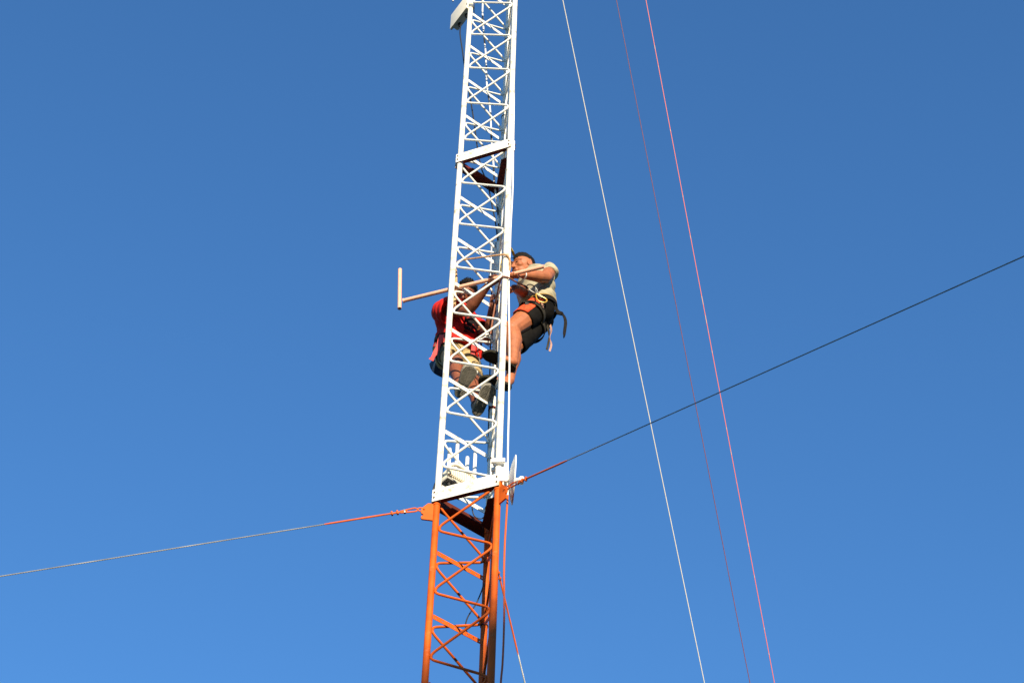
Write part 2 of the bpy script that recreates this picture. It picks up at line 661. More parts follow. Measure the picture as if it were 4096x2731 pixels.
joined = {}
for sec in range(-5, 5):
    pc = PAINT.get(sec, 'o' if sec % 2 else 'w')
    d = ME[pc]
    for nm in 'LRB':
        if sec == 4:
            continue
        sub('leg', d['leg'], LEG[nm] + V((0, 0, Fz(sec))))
    if sec in (0, 1, 2):
        for kind, face, z, key in lacing(sec):
            o, rz = FACES[face]
            off = rung_off(face) if kind == 'rung' else V((0, 0, 0))
            sub(kind, d[key], o + off + V((0, 0, z)), rz)
    elif sec < 4:
        if pc not in joined:
            bm = bmesh.new()
            for kind, face, z, key in lacing(sec):
                o, rz = FACES[face]
                b2 = bmesh.new()
                b2.from_mesh(d[key])
                off = rung_off(face) if kind == 'rung' else V((0, 0, 0))
                b2.transform(Matrix.Translation(o + off - CEN + V((0, 0, z - Fz(sec)))) @ Matrix.Rotation(rz, 4, 'Z'))
                t_ = bpy.data.meshes.new('t'); b2.to_mesh(t_); b2.free()
                bm.from_mesh(t_); bpy.data.meshes.remove(t_)
            joined[pc] = bm_mesh('lacing', bm, WHITE_ROD if pc == 'w' else ORANGE)
        o = sub('lacing', joined[pc], CEN + V((0, 0, Fz(sec))))
        o['kind'] = 'stuff'
    # joint plates at the top of the section
    for (p_, q_) in (('L', 'R'), ('B', 'L'), ('R', 'B')):
        dd = LEG[q_] - LEG[p_]
        rz = math.atan2(dd.y, dd.x)
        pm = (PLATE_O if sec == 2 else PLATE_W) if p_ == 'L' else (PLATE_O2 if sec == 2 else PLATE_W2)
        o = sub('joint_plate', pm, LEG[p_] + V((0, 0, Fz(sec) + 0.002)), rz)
        if sec in (1, 2):
            for x in (-0.006, S + 0.006):
                for zz in (-0.024, 0.024):
                    sub('bolt', BOLTM, (x, -(RL + 0.0145), zz), 0, o)
# lowest tubes down to the concrete footing
for nm in 'LRB':
    bm = bmesh.new()
    tube(bm, [V((0, 0, 0.25)), V((0, 0, Fz(4)))], RL, 20)
    sub('leg', bm_mesh('leg', bm, ORANGE), LEG[nm])
bm = bmesh.new()
box(bm, (CEN.x, CEN.y, 0.13), (0.6, 0, 0), (0, 0.6, 0), (0, 0, 0.15), 0, 0.02)
ft = link('footing', bm_mesh('footing', bm, CONC))
struct(ft)

# ------------------------------------------------------------------ guy plates (parts of the mast) and guys
GZ = 10.60
GAZ = {'L': math.radians(187.9), 'R': math.radians(307.9), 'B': math.radians(70.0)}


def gset(az):
    return V((math.cos(az), math.sin(az), 0))


for nm in 'LRB':
    u = gset(GAZ[nm])
    side = V((-u.y, u.x, 0))
    prof = [(0.018, -0.10), (0.098, -0.10), (0.104, -0.082), (0.100, -0.070), (0.088, -0.064), (0.088, -0.056), (0.100, -0.050), (0.106, -0.036), (0.106, -0.004), (0.062, 0.052), (0.018, 0.056)]
    bm = bmesh.new()
    A = [bm.verts.new(LEG[nm] - CEN + u * x + V((0, 0, GZ - 0.02 + z)) + side * 0.006) for x, z in prof]
    B_ = [bm.verts.new(LEG[nm] - CEN + u * x + V((0, 0, GZ - 0.02 + z)) - side * 0.006) for x, z in prof]
    bm.faces.new(A); bm.faces.new(B_[::-1])
    for i in range(len(prof)):
        j = (i + 1) % len(prof)
        bm.faces.new((A[i], A[j], B_[j], B_[i]))
    o = link('guy_plate', bm_mesh('guy_plate', bm, ORANGE, False), mast)
    bm = bmesh.new()
    c0 = LEG[nm] - CEN + u * 0.105 + V((0, 0, GZ - 0.03))
    tube(bm, [c0 + u * 0.024 * math.cos(t) + V((0, 0, 0.016 * math.sin(t))) + side * 0.0 for t in np.linspace(0, 2 * PI, 15)[:-1]], 0.005, 8, closed=True)
    tube(bm, [c0 - u * 0.018 - side * 0.016, c0 - u * 0.018 + side * 0.016], 0.006, 8)
    link('shackle', bm_mesh('shackle', bm, ORANGE), o)


def solve_dir(A, az, q):
    """slope of a guy from A along azimuth az that is seen through photo position q"""
    d = (FW * FPX + RT * (q[0] - 2048) - UP * (q[1] - 1365.5)).normalized()
    u = gset(az)
    M3 = Matrix((u, V((0, 0, 1)), -d)).transposed()
    s, w, t = M3.inverted() @ (CAM - A)
    return (u * s + V((0, 0, w))).normalized()


def hit_len(A, D, q):
    """distance along the guy at which its photo row or column is q"""
    best = None
    for s in np.arange(0.05, 12, 0.01):
        p = A + D * s - CAM
        px = (2048 + FPX * p.dot(RT) / p.dot(FW), 1365.5 - FPX * p.dot(UP) / p.dot(FW))
        e = (px[0] - q[0]) ** 2 + (px[1] - q[1]) ** 2
        if best is None or e < best[0]:
            best = (e, s)
    return best[1]


def twisted(bm, A, B_, r, pitch=0.05, strands=3, seg=6, n_per=8):
    L_ = (B_ - A).length
    t = (B_ - A).normalized()
    e1 = t.orthogonal().normalized(); e2 = t.cross(e1)
    n = max(4, int(L_ / pitch * n_per))
    for s in range(strands):
        tube(bm, [A + t * (L_ * i / n) + (e1 * math.cos(2 * PI * i / n_per + 2 * PI * s / strands) + e2 * math.sin(2 * PI * i / n_per + 2 * PI * s / strands)) * r * 0.5 for i in range(n + 1)], r * 0.56, seg)


def guy(nm, q_end, q_or, label, wm, rad=0.0042):
    u = gset(GAZ[nm])
    A = LEG[nm] + u * 0.126 + V((0, 0, GZ - 0.03))
    D = solve_dir(A, GAZ[nm], q_end)
    s1 = hit_len(A, D, q_or)
    t = thing('guy_wire', label, 'guy wire', A, 'lower guy wires')
    bm = bmesh.new()                                   # thimble and clamped return loop, painted with the mast
    side = D.cross(V((0, 0, 1))).normalized()
    up = side.cross(D)
    tube(bm, spline([V((0, 0, 0)) + up * 0.0, D * 0.02 + up * 0.014, D * 0.06 + up * 0.013, D * 0.13 + up * 0.006], 5), 0.0055, 8)
    tube(bm, spline([V((0, 0, 0)), D * 0.02 - up * 0.014, D * 0.06 - up * 0.013, D * 0.13 - up * 0.006], 5), 0.0055, 8)
    link('thimble', bm_mesh('thimble', bm, ORANGE), t)
    for k in (0.10, 0.15, 0.19):
        box_obj('clamp', D * k, D * 0.006, up * 0.015, side * 0.010, ORANGE if k > 0.12 else STEEL, t, 0.002)
    bm = bmesh.new()
    n_ = int(s1 / 0.05)
    rr = [0.0064 + 0.0010 * noise.noise(V((i * 0.8, 0, len(label)))) for i in range(n_ + 1)]
    tube(bm, [D * (0.08 + (s1 - 0.08) * i / n_) for i in range(n_ + 1)], rr, 8)
    tube(bm, [D * s1, D * (s1 + 0.05)], [0.0064, 0.0045], 8)
    link('painted_end', bm_mesh('painted_end', bm, ORANGE), t)
    end = (A.z) / -D.z
    vis = min(end, hit_len(A, D, q_end) + 1.5)
    bm = bmesh.new()
    twisted(bm, D * s1, D * vis, rad, 0.05)
    tube(bm, [D * vis, D * end], rad, 6)
    link('strand', bm_mesh('strand', bm, wm), t)
    return A, D


guy('L', (0, 2304), (1325, 2104), 'pale steel guy wire running left from the orange leg, end painted orange', WIRE)
guy('R', (4096, 1025), (2250, 1851), 'dark steel guy wire rising to the right edge from beside the small dish', WIRE, 0.0037)
guy('B', (2100, 2731), (2063, 2592), 'short looking guy wire dropping at the bottom, right of the orange leg', mat('bright_strand', (0.62, 0.60, 0.54), 0.5, 0.15, 40), 0.005)

for label, q1, z_at, az, mt, r, nm in (
        ('white line slanting down the right, nearest to the mast', (2818, 2731), 22.32, 70, WHITEROPE, 0.0046, 'long_rope'),
        ('thin dark red line slanting down between the white and the orange line', (3000, 2731), 30.14, 70, DARKWIRE, 0.0048, 'long_guy_wire'),
        ('orange and white painted line slanting down, farthest right of three', (3098, 2731), 37.22, 70, None, 0.0046, 'long_guy_wire')):
    A = LEG['B'] + gset(math.radians(az)) * 0.03 + V((0, 0, z_at))
    D = solve_dir(A, math.radians(az), q1)
    end = A.z / -D.z
    if mt is None:
        mt = MATS.get('orange_white_line')
        mt = banded('orange_white_line', (0.72, 0.11, 0.010), (0.72, 0.11, 0.010), 0, wear=((0.70, 0.30, 0.12), 0.60))
    o = tube_obj(nm, [A + D * (end * i / 40) for i in range(41)], r, mt, None, 8)
    tag(o, label, 'rope' if nm == 'long_rope' else 'guy wire', 'long lines on the right')

# ------------------------------------------------------------------ gear on the mast
def cable(name, label, pts, r, mt, cat='cable', seg=8, group=None):
    o = tube_obj(name, spline(pts, 6), r, mt, None, seg)
    return tag(o, label, cat, group)


def disc(bm, c, ax, r, h, seg=16):
    ax = V(ax).normalized()
    tube(bm, [V(c), V(c) + ax * h], r, seg)


# panel antenna at the top left
pz = 16.98
c1 = atz(1866, 30, pz)
c0 = atz(1799, 118, pz)
wv = (c1 - c0); w_len = wv.length; wu = wv.normalized()
nrm = V((wu.y, -wu.x, 0))                    # outward face, left and towards the camera
if nrm.x > 0:
    nrm = -nrm
t = thing('panel_antenna', 'flat cream panel antenna bracketed to the left leg at the top of the picture', 'antenna', (c0 + c1) / 2)
box_obj('radome', -nrm * 0.012 + V((0, 0, 0.125)), wu * w_len / 2, nrm * 0.012, V((0, 0, 0.125)), CREAM, t, 0.006)
box_obj('housing', -nrm * 0.052 + V((0, 0, 0.125)) + wu * 0.0, wu * (w_len / 2 - 0.02), nrm * 0.0275, V((0, 0, 0.11)), OFFWHITE, t, 0.006)
for k in (-0.05, 0.07):
    bm = bmesh.new()
    disc(bm, -nrm * 0.05 + wu * k + V((0, 0, 0.018)), (0, 0, -1), 0.017, 0.03)
    disc(bm, -nrm * 0.05 + wu * k + V((0, 0, -0.010)), (0, 0, -1), 0.010, 0.02)
    link('connector', bm_mesh('connector', bm, BLACK), t)
legp = LEG['L'] - (c0 + c1) / 2
zb = 0.05
b0 = -nrm * 0.08 + wu * 0.08 + V((0, 0, zb))
lp = V((legp.x, legp.y, zb)) + V((0, 0, legp.z + 0)) * 0
bm = bmesh.new()
d_ = (lp - b0); d_.z = 0
box(bm, b0 + d_ * 0.45, d_ * 0.52, V((-d_.y, d_.x, 0)).normalized() * 0.016, V((0, 0, 0.012)), 0, 0.002)
link('bracket', bm_mesh('bracket', bm, STEEL), t)
bm = bmesh.new()
band(bm, lp, (0, 0, 1), (1, 0, 0), RL + 0.001, RL + 0.001, 0.035, 0.006, 24)
for s_ in (-1, 1):
    tube(bm, [lp + V((s_ * 0.034, -0.05, 0)), lp + V((s_ * 0.034, 0.07, 0))], 0.004, 8)
link('pipe_clamp', bm_mesh('pipe_clamp', bm, STEEL), t)
o = tube_obj('whip_antenna', [at(1812, 6, 9.75), at(1812, -120, 9.75)], 0.008, OFFWHITE, None, 10)
tag(o, 'tip of a thin white rod at the top edge left of the panel antenna', 'antenna')

cable('antenna_cable', 'black cable hanging from the panel antenna, crossing behind the left leg into the mast',
      [c0.lerp(c1, 0.42) - nrm * 0.05 + V((0, 0, -0.02)), at(1840, 135, 9.62), at(1850, 205, 9.65), at(1858, 265, 9.67), at(1872, 340, 9.68), at(1883, 405, 9.69), at(1896, 490, 9.71),
       at(1911, 600, 9.73), at(1926, 675, 9.76), at(1943, 715, 9.79), at(1956, 760, 9.80), at(1968, 820, 9.82), at(1981, 884, 9.835), at(1991, 960, 9.838)], 0.0062, BLACK)
SPECK = banded('paint_flecked_black', (0.015, 0.015, 0.016), (0.015, 0.015, 0.016), 0, wear=((0.74, 0.73, 0.69), 0.47))
cable('feeder_cable', 'black feeder cable flecked with white paint inside the top of the mast',
      [at(1926, -420, 9.80), at(1930, -150, 9.79), at(1931, 0, 9.78), at(1930, 51, 9.78), at(1934, 115, 9.78), at(1938, 166, 9.78), at(1943, 217, 9.79), at(1945, 281, 9.79), at(1948, 344, 9.79),
       at(1958, 414, 9.80), at(1963, 477, 9.80), at(1965, 541, 9.80), at(1972, 631, 9.805), at(1976, 694, 9.81), at(1978, 735, 9.81), at(1984, 784, 9.815), at(1990, 828, 9.82), at(1994, 900, 9.825)], 0.0078, SPECK)
# the cable sprayed with the mast, right of the right leg
PAINTED = banded('sprayed_cable_paint', OR, (0.78, 0.77, 0.73), 10.60)
yr = 9.43
cable('sprayed_cable', 'thick cable painted white above and orange below, hanging beside the right leg',
      [at(2078, -420, 9.46), at(2062, 0, 9.46), at(2056, 200, 9.455), at(2056, 401, 9.43), at(2053, 600, yr - 0.02), at(2051, 750, yr - 0.04), at(2043, 905, yr - 0.03), at(2040, 1000, yr), at(2035, 1113, yr),
       at(2036, 1250, yr), at(2038, 1399, yr), at(2036, 1600, yr), at(2033, 1727, yr), at(2031, 1855, yr), at(2031, 1969, yr), at(2025, 2078, yr), at(2019, 2180, yr), at(2016, 2300, yr),
       at(2017, 2424, yr), at(2015, 2539, yr), at(2010, 2654, yr), at(2003, 2735, yr), at(1996, 2900, yr), at(1990, 3300, yr)], 0.0066, PAINTED)
d_ = LEG['R'] - LEG['B']
base = LEG['B'] + d_ * 0.62 + V((0.0, 0, 0))
cable('cable_run', 'sprayed feeder cable tied inside the mast between the right and back legs',
      [base + V((0.004 * math.sin(i * 2.3), 0.012 * math.sin(i * 1.7), z)) for i, z in enumerate(np.arange(7.0, 19.0, 0.4))], 0.0075, PAINTED)
cable('black_cable', 'thin black cable running down the left of the back leg behind the workers',
      [at(1968, 1090, 9.87), at(1966, 1180, 9.87), at(1962, 1378, 9.87), at(1959, 1500, 9.87), at(1956, 1625, 9.87), at(1954, 1720, 9.87), at(1953, 1820, 9.87), at(1954, 1900, 9.87)], 0.0055, BLACK)
cable('cable_loop', 'black cable loop curling below the white joint plate', [at(1958, 1940, 9.83), at(1947, 1966, 9.82), at(1920, 1984, 9.80), at(1903, 1996, 9.79), at(1889, 2026, 9.785), at(1897, 2062, 9.80), at(1921, 2074, 9.82), at(1938, 2066, 9.825), at(1950, 2058, 9.83)], 0.0045, BLACK)
cable('slack_cable', 'slack black cable bowing out inside the lower orange section', [at(1936, 2330, 9.83), at(1928, 2358, 9.83), at(1916, 2388, 9.835), at(1904, 2414, 9.84), at(1889, 2437, 9.84), at(1871, 2467, 9.83), at(1862, 2499, 9.83), at(1868, 2527, 9.84), at(1881, 2541, 9.85), at(1920, 2559, 9.86), at(1936, 2556, 9.86)], 0.0048, BLACK)
cable('cable_clip', 'short black cable bent round the outside of the left leg at the white joint', [at(1744, 1925, 9.60), at(1738, 1940, 9.61), at(1733, 1962, 9.62), at(1736, 1982, 9.62), at(1744, 1990, 9.61)], 0.006, BLACK)
bm = bmesh.new()
for zc in (16.92, 15.66, 14.05, 11.35, 9.80, 12.9):
    band(bm, LEG['B'] + V((0, 0, zc)), (0, 0.05, 1), (1, 0, 0), RL + 0.0008, RL + 0.0008, 0.010, 0.004, 20)
tp = link('tape_band', bm_mesh('tape_band', bm, BLACK), mast, -CEN)
bm = bmesh.new()
band(bm, LEG['B'] + V((0, 0, 11.88 + 0.0)), (0.1, 0.1, 1), (1, 0, 0), RL + 0.002, RL + 0.002, 0.016, 0.010, 20)
o = link('tie_strap', bm_mesh('tie_strap', bm, OXIDE))
tag(o, 'dark red tie wrapped round the back leg below the shoes', 'tie')
bm = bmesh.new()
band(bm, LEG['B'] + V((0, 0, 10.865)), (0.2, 0.1, 1), (1, 0, 0), RL + 0.002, RL + 0.002, 0.012, 0.006, 20)
o = link('cable_tie', bm_mesh('cable_tie', bm, mat('green_plastic', (0.01, 0.10, 0.04), 0.5)))
tag(o, 'green tie on the back leg beside the black cable loop', 'tie')
bm = bmesh.new()
zz = 14.05
for q in (0.0, 0.012):
    band(bm, LEG['R'] + V((0, 0, 13.47 + q)), (0.05, 0.12, 1), (1, 0, 0), RL + 0.006, RL + 0.006, 0.003, 0.002, 20)
band(bm, LEG['R'] + V((0, 0, 13.23)), (0.05, 0.08, 1), (1, 0, 0), RL + 0.006, RL + 0.006, 0.003, 0.002, 20)
o = link('binding_wire', bm_mesh('binding_wire', bm, WHITEROPE))
tag(o, 'thin pale binding wire wound round the right leg above the rope', 'wire')

# white box antenna behind the back leg
pa = at(1976, 1050, 9.93)
t = thing('sector_antenna', 'narrow white box antenna fixed behind the back leg above the workers', 'antenna', pa)
box_obj('radome', (0, 0, 0), (0.034, 0.010, 0), (-0.008, 0.026, 0), (0, 0, 0.25), mat('pale_blue_white_plastic', (0.70, 0.72, 0.74), 0.4, 0.05), t, 0.010)
for z_ in (-0.17, 0.17):
    box_obj('bracket', (0.02, -0.045, z_), (0.014, 0, 0), (0, 0.02, 0), (0, 0, 0.012), STEEL, t, 0.002)

# outdoor radio with four rod antennas above the joint
rc = at(1828, 1934, 9.72)
t = thing('outdoor_radio', 'pale finned radio unit with four white rod antennas inside the mast above the joint', 'radio', rc)
ru = V((0.80, 0.60, 0)); rv = V((-0.60, 0.80, 0))
box_obj('body', (0, 0, 0.0), ru * 0.125, rv * 0.060, V((0, 0, 0.045)), CREAM, t, 0.022)
for k in range(13):
    box_obj('cooling_fin', ru * (-0.096 + k * 0.016) + rv * -0.064 + V((0, 0, 0.012)), ru * 0.003, rv * 0.016, V((0, 0, 0.044)), CREAM, t, 0.001)
bm = bmesh.new()
tube(bm, spline([ru * -0.118 - rv * 0.07 + V((0, 0, -0.03)), ru * -0.122 - rv * 0.075 + V((0, 0, 0.045)), ru * -0.06 - rv * 0.08 + V((0, 0, 0.085)), ru * 0.05 - rv * 0.08 + V((0, 0, 0.075)), ru * 0.13 - rv * 0.07 + V((0, 0, 0.04))], 6), 0.014, 10)
link('guard_rail', bm_mesh('guard_rail', bm, CREAM), t)
box_obj('base_plate', V((0, 0, -0.062)) - ru * 0.03, ru * 0.10, rv * 0.068, V((0, 0, 0.008)), mat('grey_metal', (0.36, 0.34, 0.29), 0.5), t, 0.003)
for k in (-0.09, -0.05):
    bm = bmesh.new()
    disc(bm, ru * k - rv * 0.03 + V((0, 0, -0.068)), (0, 0, -1), 0.014, 0.03)
    link('connector', bm_mesh('connector', bm, BLACK), t)
bm = bmesh.new()
ellip(bm, at(1850, 1880, 9.70) - rc, (0.034, 0, 0), (0, 0.034, 0), (0, 0, 0.026), 2)
link('lens_cap', bm_mesh('lens_cap', bm, CREAM, True, None), t)
for (xt, yt, xb, yb, Y_) in ((1799, 1792, 1775, 1906, 9.66), (1831, 1764, 1807, 1908, 9.69), (1870, 1826, 1858, 1915, 9.70), (1902, 1797, 1878, 1925, 9.75)):
    top = at(xt, yt, Y_) - rc
    bot = V((top.x, top.y, -0.02)) + (at(xb, yb, Y_) - rc - top) * 0
    bm = bmesh.new()
    zt = top.z
    tube(bm, [V((top.x, top.y, 0.0)), V((top.x, top.y, zt - 0.012)), V((top.x, top.y, zt - 0.004)), V((top.x, top.y, zt))], [0.0135, 0.0135, 0.011, 0.005], 14)
    tube(bm, [V((top.x, top.y, -0.045)), V((top.x, top.y, 0.02))], 0.017, 14)
    link('rod_antenna', bm_mesh('rod_antenna', bm, OFFWHITE), t)

# small dish on the right leg
dc = at(2046, 1918, 9.42)
t = thing('dish_antenna', 'small white dish antenna seen edge on at the right leg by the joint', 'dish', dc)
ax = V((0.99, 0.055, -0.010)).normalized()
e1 = V((0, 0, 1)); e1 = (e1 - ax * e1.dot(ax)).normalized(); e2 = ax.cross(e1)
bm = bmesh.new()
rings = []
RD = 0.168
prof = [(RD * k / 8, 0.032 * (k / 8) ** 2 - 0.020) for k in range(1, 9)] + [(RD + 0.005, 0.012), (RD + 0.005, 0.020), (RD - 0.002, 0.020)] + [(RD * k / 8 - 0.002, 0.030 * (k / 8) ** 2 - 0.014) for k in range(8, 0, -1)]
for r_, h_ in prof:
    rings.append([bm.verts.new(ax * h_ + (e1 * math.cos(a) + e2 * math.sin(a)) * r_) for a in [2 * PI * q / 40 for q in range(40)]])
for A, B_ in zip(rings, rings[1:]):
    for q in range(40):
        bm.faces.new((A[q], A[(q + 1) % 40], B_[(q + 1) % 40], B_[q]))
bm.faces.new(rings[0]); bm.faces.new(rings[-1][::-1])
link('reflector', bm_mesh('reflector', bm, OFFWHITE, True, 30), t)
bm = bmesh.new()
tube(bm, [ax * -0.03, ax * 0.050], 0.016, 14)
tube(bm, [ax * 0.046, ax * 0.058, ax * 0.080, ax * 0.086], [0.018, 0.030, 0.030, 0.022], 18)
link('feed', bm_mesh('feed', bm, OFFWHITE), t)
toleg = LEG['R'] - dc; toleg.z = 0
box_obj('mount', -ax * 0.055 + V((0, 0, 0.012)), ax * 0.022, e2 * 0.030, V((0, 0, 0.055)), OFFWHITE, t, 0.004)
lz = at(1990, 1853, 9.4).z - dc.z
bm = bmesh.new()
box(bm, V((toleg.x - 0.004, toleg.y - RL - 0.018, lz)), (0.048, -0.004, 0.0), (0, 0.012, 0), (0, 0, 0.019), 0, 0.004)
link('pipe_clamp', bm_mesh('pipe_clamp', bm, OFFWHITE, True, 35), t)
bm = bmesh.new()
box(bm, V((toleg.x - 0.004, toleg.y + RL + 0.014, lz)), (0.048, -0.004, 0.0), (0, 0.009, 0), (0, 0, 0.019), 0, 0.004)
link('pipe_clamp', bm_mesh('pipe_clamp', bm, OFFWHITE, True, 35), t)
bm = bmesh.new()
tube(bm, [V((toleg.x, toleg.y, lz + 0.012)) + V((math.cos(a) * (RL + 0.012), math.sin(a) * (RL + 0.014), 0)) for a in np.linspace(0, 2 * PI, 25)[:-1]], 0.004, 8, closed=True)
link('u_bolt', bm_mesh('u_bolt', bm, STEEL), t)
box_obj('arm', V((toleg.x * 0.55, toleg.y * 0.55, lz * 0.5)), V((0.028, 0, 0)), (0, 0.012, 0), (0, 0, abs(lz) * 0.5 + 0.02), OFFWHITE, t, 0.004)

# ------------------------------------------------------------------ the T pole the two men are holding
TA, TB = V((-0.876, 9.780, 13.0)), V((0.230, 9.384, 13.0))
TU = (TB - TA).normalized()
RT_ = 0.0160
t = thing('tee_pole', 'pale pink steel tee pole held level through the mast by both workers', 'pole', TA)


def pipe(name, a, b, r, th, mt, parent):
    bm = bmesh.new()
    u = (b - a).normalized()
    tube(bm, [a, a.lerp(b, 0.5), b, b - u * 0.001, b - u * 0.05], [r, r, r, r - th, r - th], 20, caps=False)
    tube(bm, [a, a + u * 0.001, a + u * 0.05], [r, r - th, r - th], 20, caps=False)
    tube(bm, [a + u * 0.0495, a + u * 0.05], r - th, 20)
    tube(bm, [b - u * 0.0495, b - u * 0.05], r - th, 20)
    return link(name, bm_mesh(name, bm, mt), parent)


pipe('long_tube', V((0, 0, 0)) + TU * 0.012, TB - TA, RT_, 0.003, PINK, t)
vt = at(1600, 1078, 9.79) - TA
vb = at(1598, 1234, 9.775) - TA
off = V((0, 0, 0)) - (vt + (vb - vt) * 0.80)
pipe('cross_tube', vt, vb, 0.0158, 0.003, PINK, t)
bm = bmesh.new()
tube(bm, [TU * 0.010, TU * 0.020], [0.0195, 0.0175], 14)
link('weld', bm_mesh('weld', bm, PINK), t)

# ------------------------------------------------------------------ ropes
def rope(name, label, pts, r, mt, pitch=0.035):
    P_ = spline(pts, 14)
    bm = bmesh.new()
    fr = frames(P_)
    s = 0.0
    arc = [0.0]
    for a, b in zip(P_, P_[1:]):
        s += (b - a).length
        arc.append(s)
    for k in range(3):
        tube(bm, [p + (f[1] * math.cos(2 * PI * (q / pitch + k / 3)) + f[2] * math.sin(2 * PI * (q / pitch + k / 3))) * r * 0.5 for p, f, q in zip(P_, fr, arc)], r * 0.58, 6)
    o = link(name, bm_mesh(name, bm, mt))
    return tag(o, label, 'rope')


yR, yL = 9.385, 9.615
rope('rope', 'twisted tan rope stretched from the left leg round the front of the right leg',
     [at(1805, 1075, 9.63), at(1815, 1068, 9.625), at(1826, 1054, 9.60), at(1845, 1041, 9.575), at(1890, 1034, 9.51), at(1950, 1026, 9.43), at(2000, 1019.5, 9.385), at(2016, 1019, 9.378), at(2028, 1022, 9.38), at(2038, 1036, 9.395), at(2041, 1056, 9.41), at(2038, 1082, 9.43), at(2026, 1096, 9.445)], 0.0078, ROPE)
rope('rope_tail', 'knotted tan rope hanging along the left leg in front of the red shirted worker',
     [at(1815, 1062, 9.63), at(1822, 1082, 9.68), at(1824, 1106, 9.70), at(1824, 1140, 9.71), at(1821, 1170, 9.71), at(1820, 1191, 9.71), at(1818, 1219, 9.71)], 0.0115, mat('frayed_rope', (0.60, 0.38, 0.18), 0.95, 0.35, 70), 0.05)
rope('lanyard', 'brown rope lanyard looped over the right leg and clipped to the harness',
     [at(1962, 1335, 9.72), at(1966, 1309, 9.70), at(1974, 1258, 9.66), at(1985, 1193, 9.60), at(1993, 1155, 9.54), at(2000, 1129, 9.46), at(2006, 1112, 9.405), at(2014, 1106, 9.385), at(2024, 1107, 9.382), at(2034, 1111, 9.40), at(2049, 1119, 9.45), at(2067, 1129, 9.53), at(2085, 1138, 9.60), at(2100, 1144, 9.64)], 0.0066, ROPE_B)
o = tube_obj('lanyard_sleeve', spline([at(2097, 1143, 9.635), at(2104, 1147, 9.65), at(2110, 1154, 9.66)], 5), [0.009] * 10 + [0.012], mat('navy_sleeve', (0.03, 0.03, 0.055), 0.7))
tag(o, 'dark blue sleeve on the end of the brown lanyard', 'rope sleeve')

# ------------------------------------------------------------------ the two workers
def ik(a, b, l1, l2, pole):
    d = b - a
    D = d.length
    u = d / D
    Dc = min(D, (l1 + l2) * 0.999)
    x = (l1 * l1 - l2 * l2 + Dc * Dc) / (2 * Dc)
    h = math.sqrt(max(0.0, l1 * l1 - x * x))
    p = V(pole)
    p = (p - u * p.dot(u)).normalized()
    return a + u * (x * D / Dc) + p * h


def grip(bm, w, c, axis, r, s=1, base=25, spread=1):
    """fist closed round a bar of radius r through c; w is the wrist; returns nothing, adds to the body"""
    a = V(axis).normalized()
    e1 = (w - c)
    e1 = (e1 - a * e1.dot(a)).normalized()
    e2 = a.cross(e1) * s

    def P_(ang, rad, off):
        t = math.radians(ang)
        return c + a * off + (e1 * math.cos(t) + e2 * math.sin(t)) * rad
    R_ = r + 0.0105
    for i, (off, ln) in enumerate(((-0.029, 0.92), (-0.0098, 1.05), (0.0098, 1.0), (0.029, 0.82))):
        off *= spread
        k = [P_(base, R_ + 0.012, off), P_(base + 55 * ln, R_ + 0.006, off), P_(base + 110 * ln, R_, off), P_(base + 160 * ln, R_ - 0.001, off)]
        chain(bm, k, [0.0098, 0.0090, 0.0082, 0.0072], 10)
        capsule(bm, w + a * off * 0.55, k[0], 0.0175, 0.0125, 10)
    th0 = w.lerp(P_(0, R_ + 0.02, -0.03 * spread), 0.45)
    chain(bm, [th0, P_(-25, R_ + 0.014, -0.040 * spread), P_(-80, R_ + 0.004, -0.034 * spread), P_(-125, R_, -0.024 * spread)], [0.015, 0.0115, 0.0098, 0.0085], 10)


def head(bm, c, F, U, nb):
    F = V(F).normalized()
    U = V(U); U = (U - F * U.dot(F)).normalized()
    Lf = U.cross(F)

    def q(f, l, u):
        return c + F * f + Lf * l + U * u
    ellip(bm, q(-0.008, 0, 0.022), F * 0.096, Lf * 0.076, U * 0.096)
    ellip(bm, q(0.034, 0, -0.045), F * 0.060, Lf * 0.058, U * 0.068)
    ellip(bm, q(0.060, 0, 0.0), F * 0.034, Lf * 0.056, U * 0.062)
    capsule(bm, q(0.072, 0, -0.100), q(0.066, 0, -0.092), 0.021, 0.024)
    chain(bm, [q(0.090, 0, 0.018), q(0.108, 0, -0.018), q(0.113, 0, -0.030)], [0.009, 0.011, 0.0125])
    for s in (-1, 1):
        capsule(bm, q(0.098, s * 0.011, -0.031), q(0.092, s * 0.013, -0.030), 0.0075, 0.007, 10)
        chain(bm, [q(0.088, s * 0.012, 0.032), q(0.086, s * 0.034, 0.036), q(0.066, s * 0.056, 0.028)], [0.010, 0.011, 0.010])
        ellip(bm, q(0.062, s * 0.043, -0.022), F * 0.026, Lf * 0.022, U * 0.022, 2)
        capsule(bm, q(-0.01, s * 0.056, -0.035), q(0.040, s * 0.046, -0.082), 0.018, 0.016)
        # ear
        ea = [q(-0.004 + 0.017 * math.cos(t) - 0.004, s * (0.077 + 0.007 * (math.cos(t) < 0)), 0.002 + 0.029 * math.sin(t)) for t in np.linspace(-0.5 * PI, 1.35 * PI, 9)]
        chain(bm, ea, [0.0062] * 9, 8)
        ellip(bm, q(-0.008, s * 0.075, -0.002), F * 0.014, Lf * 0.006, U * 0.024, 2)
    capsule(bm, q(0.094, -0.018, -0.058), q(0.094, 0.018, -0.058), 0.0075, 0.0075, 10)
    capsule(bm, q(0.091, -0.015, -0.068), q(0.091, 0.015, -0.068), 0.0085, 0.0085, 10)
    chain(bm, [nb - U * 0.03, nb + (c - nb) * 0.35, q(-0.022, 0, -0.055)], [0.066, 0.056, 0.054])
    return F, Lf, U


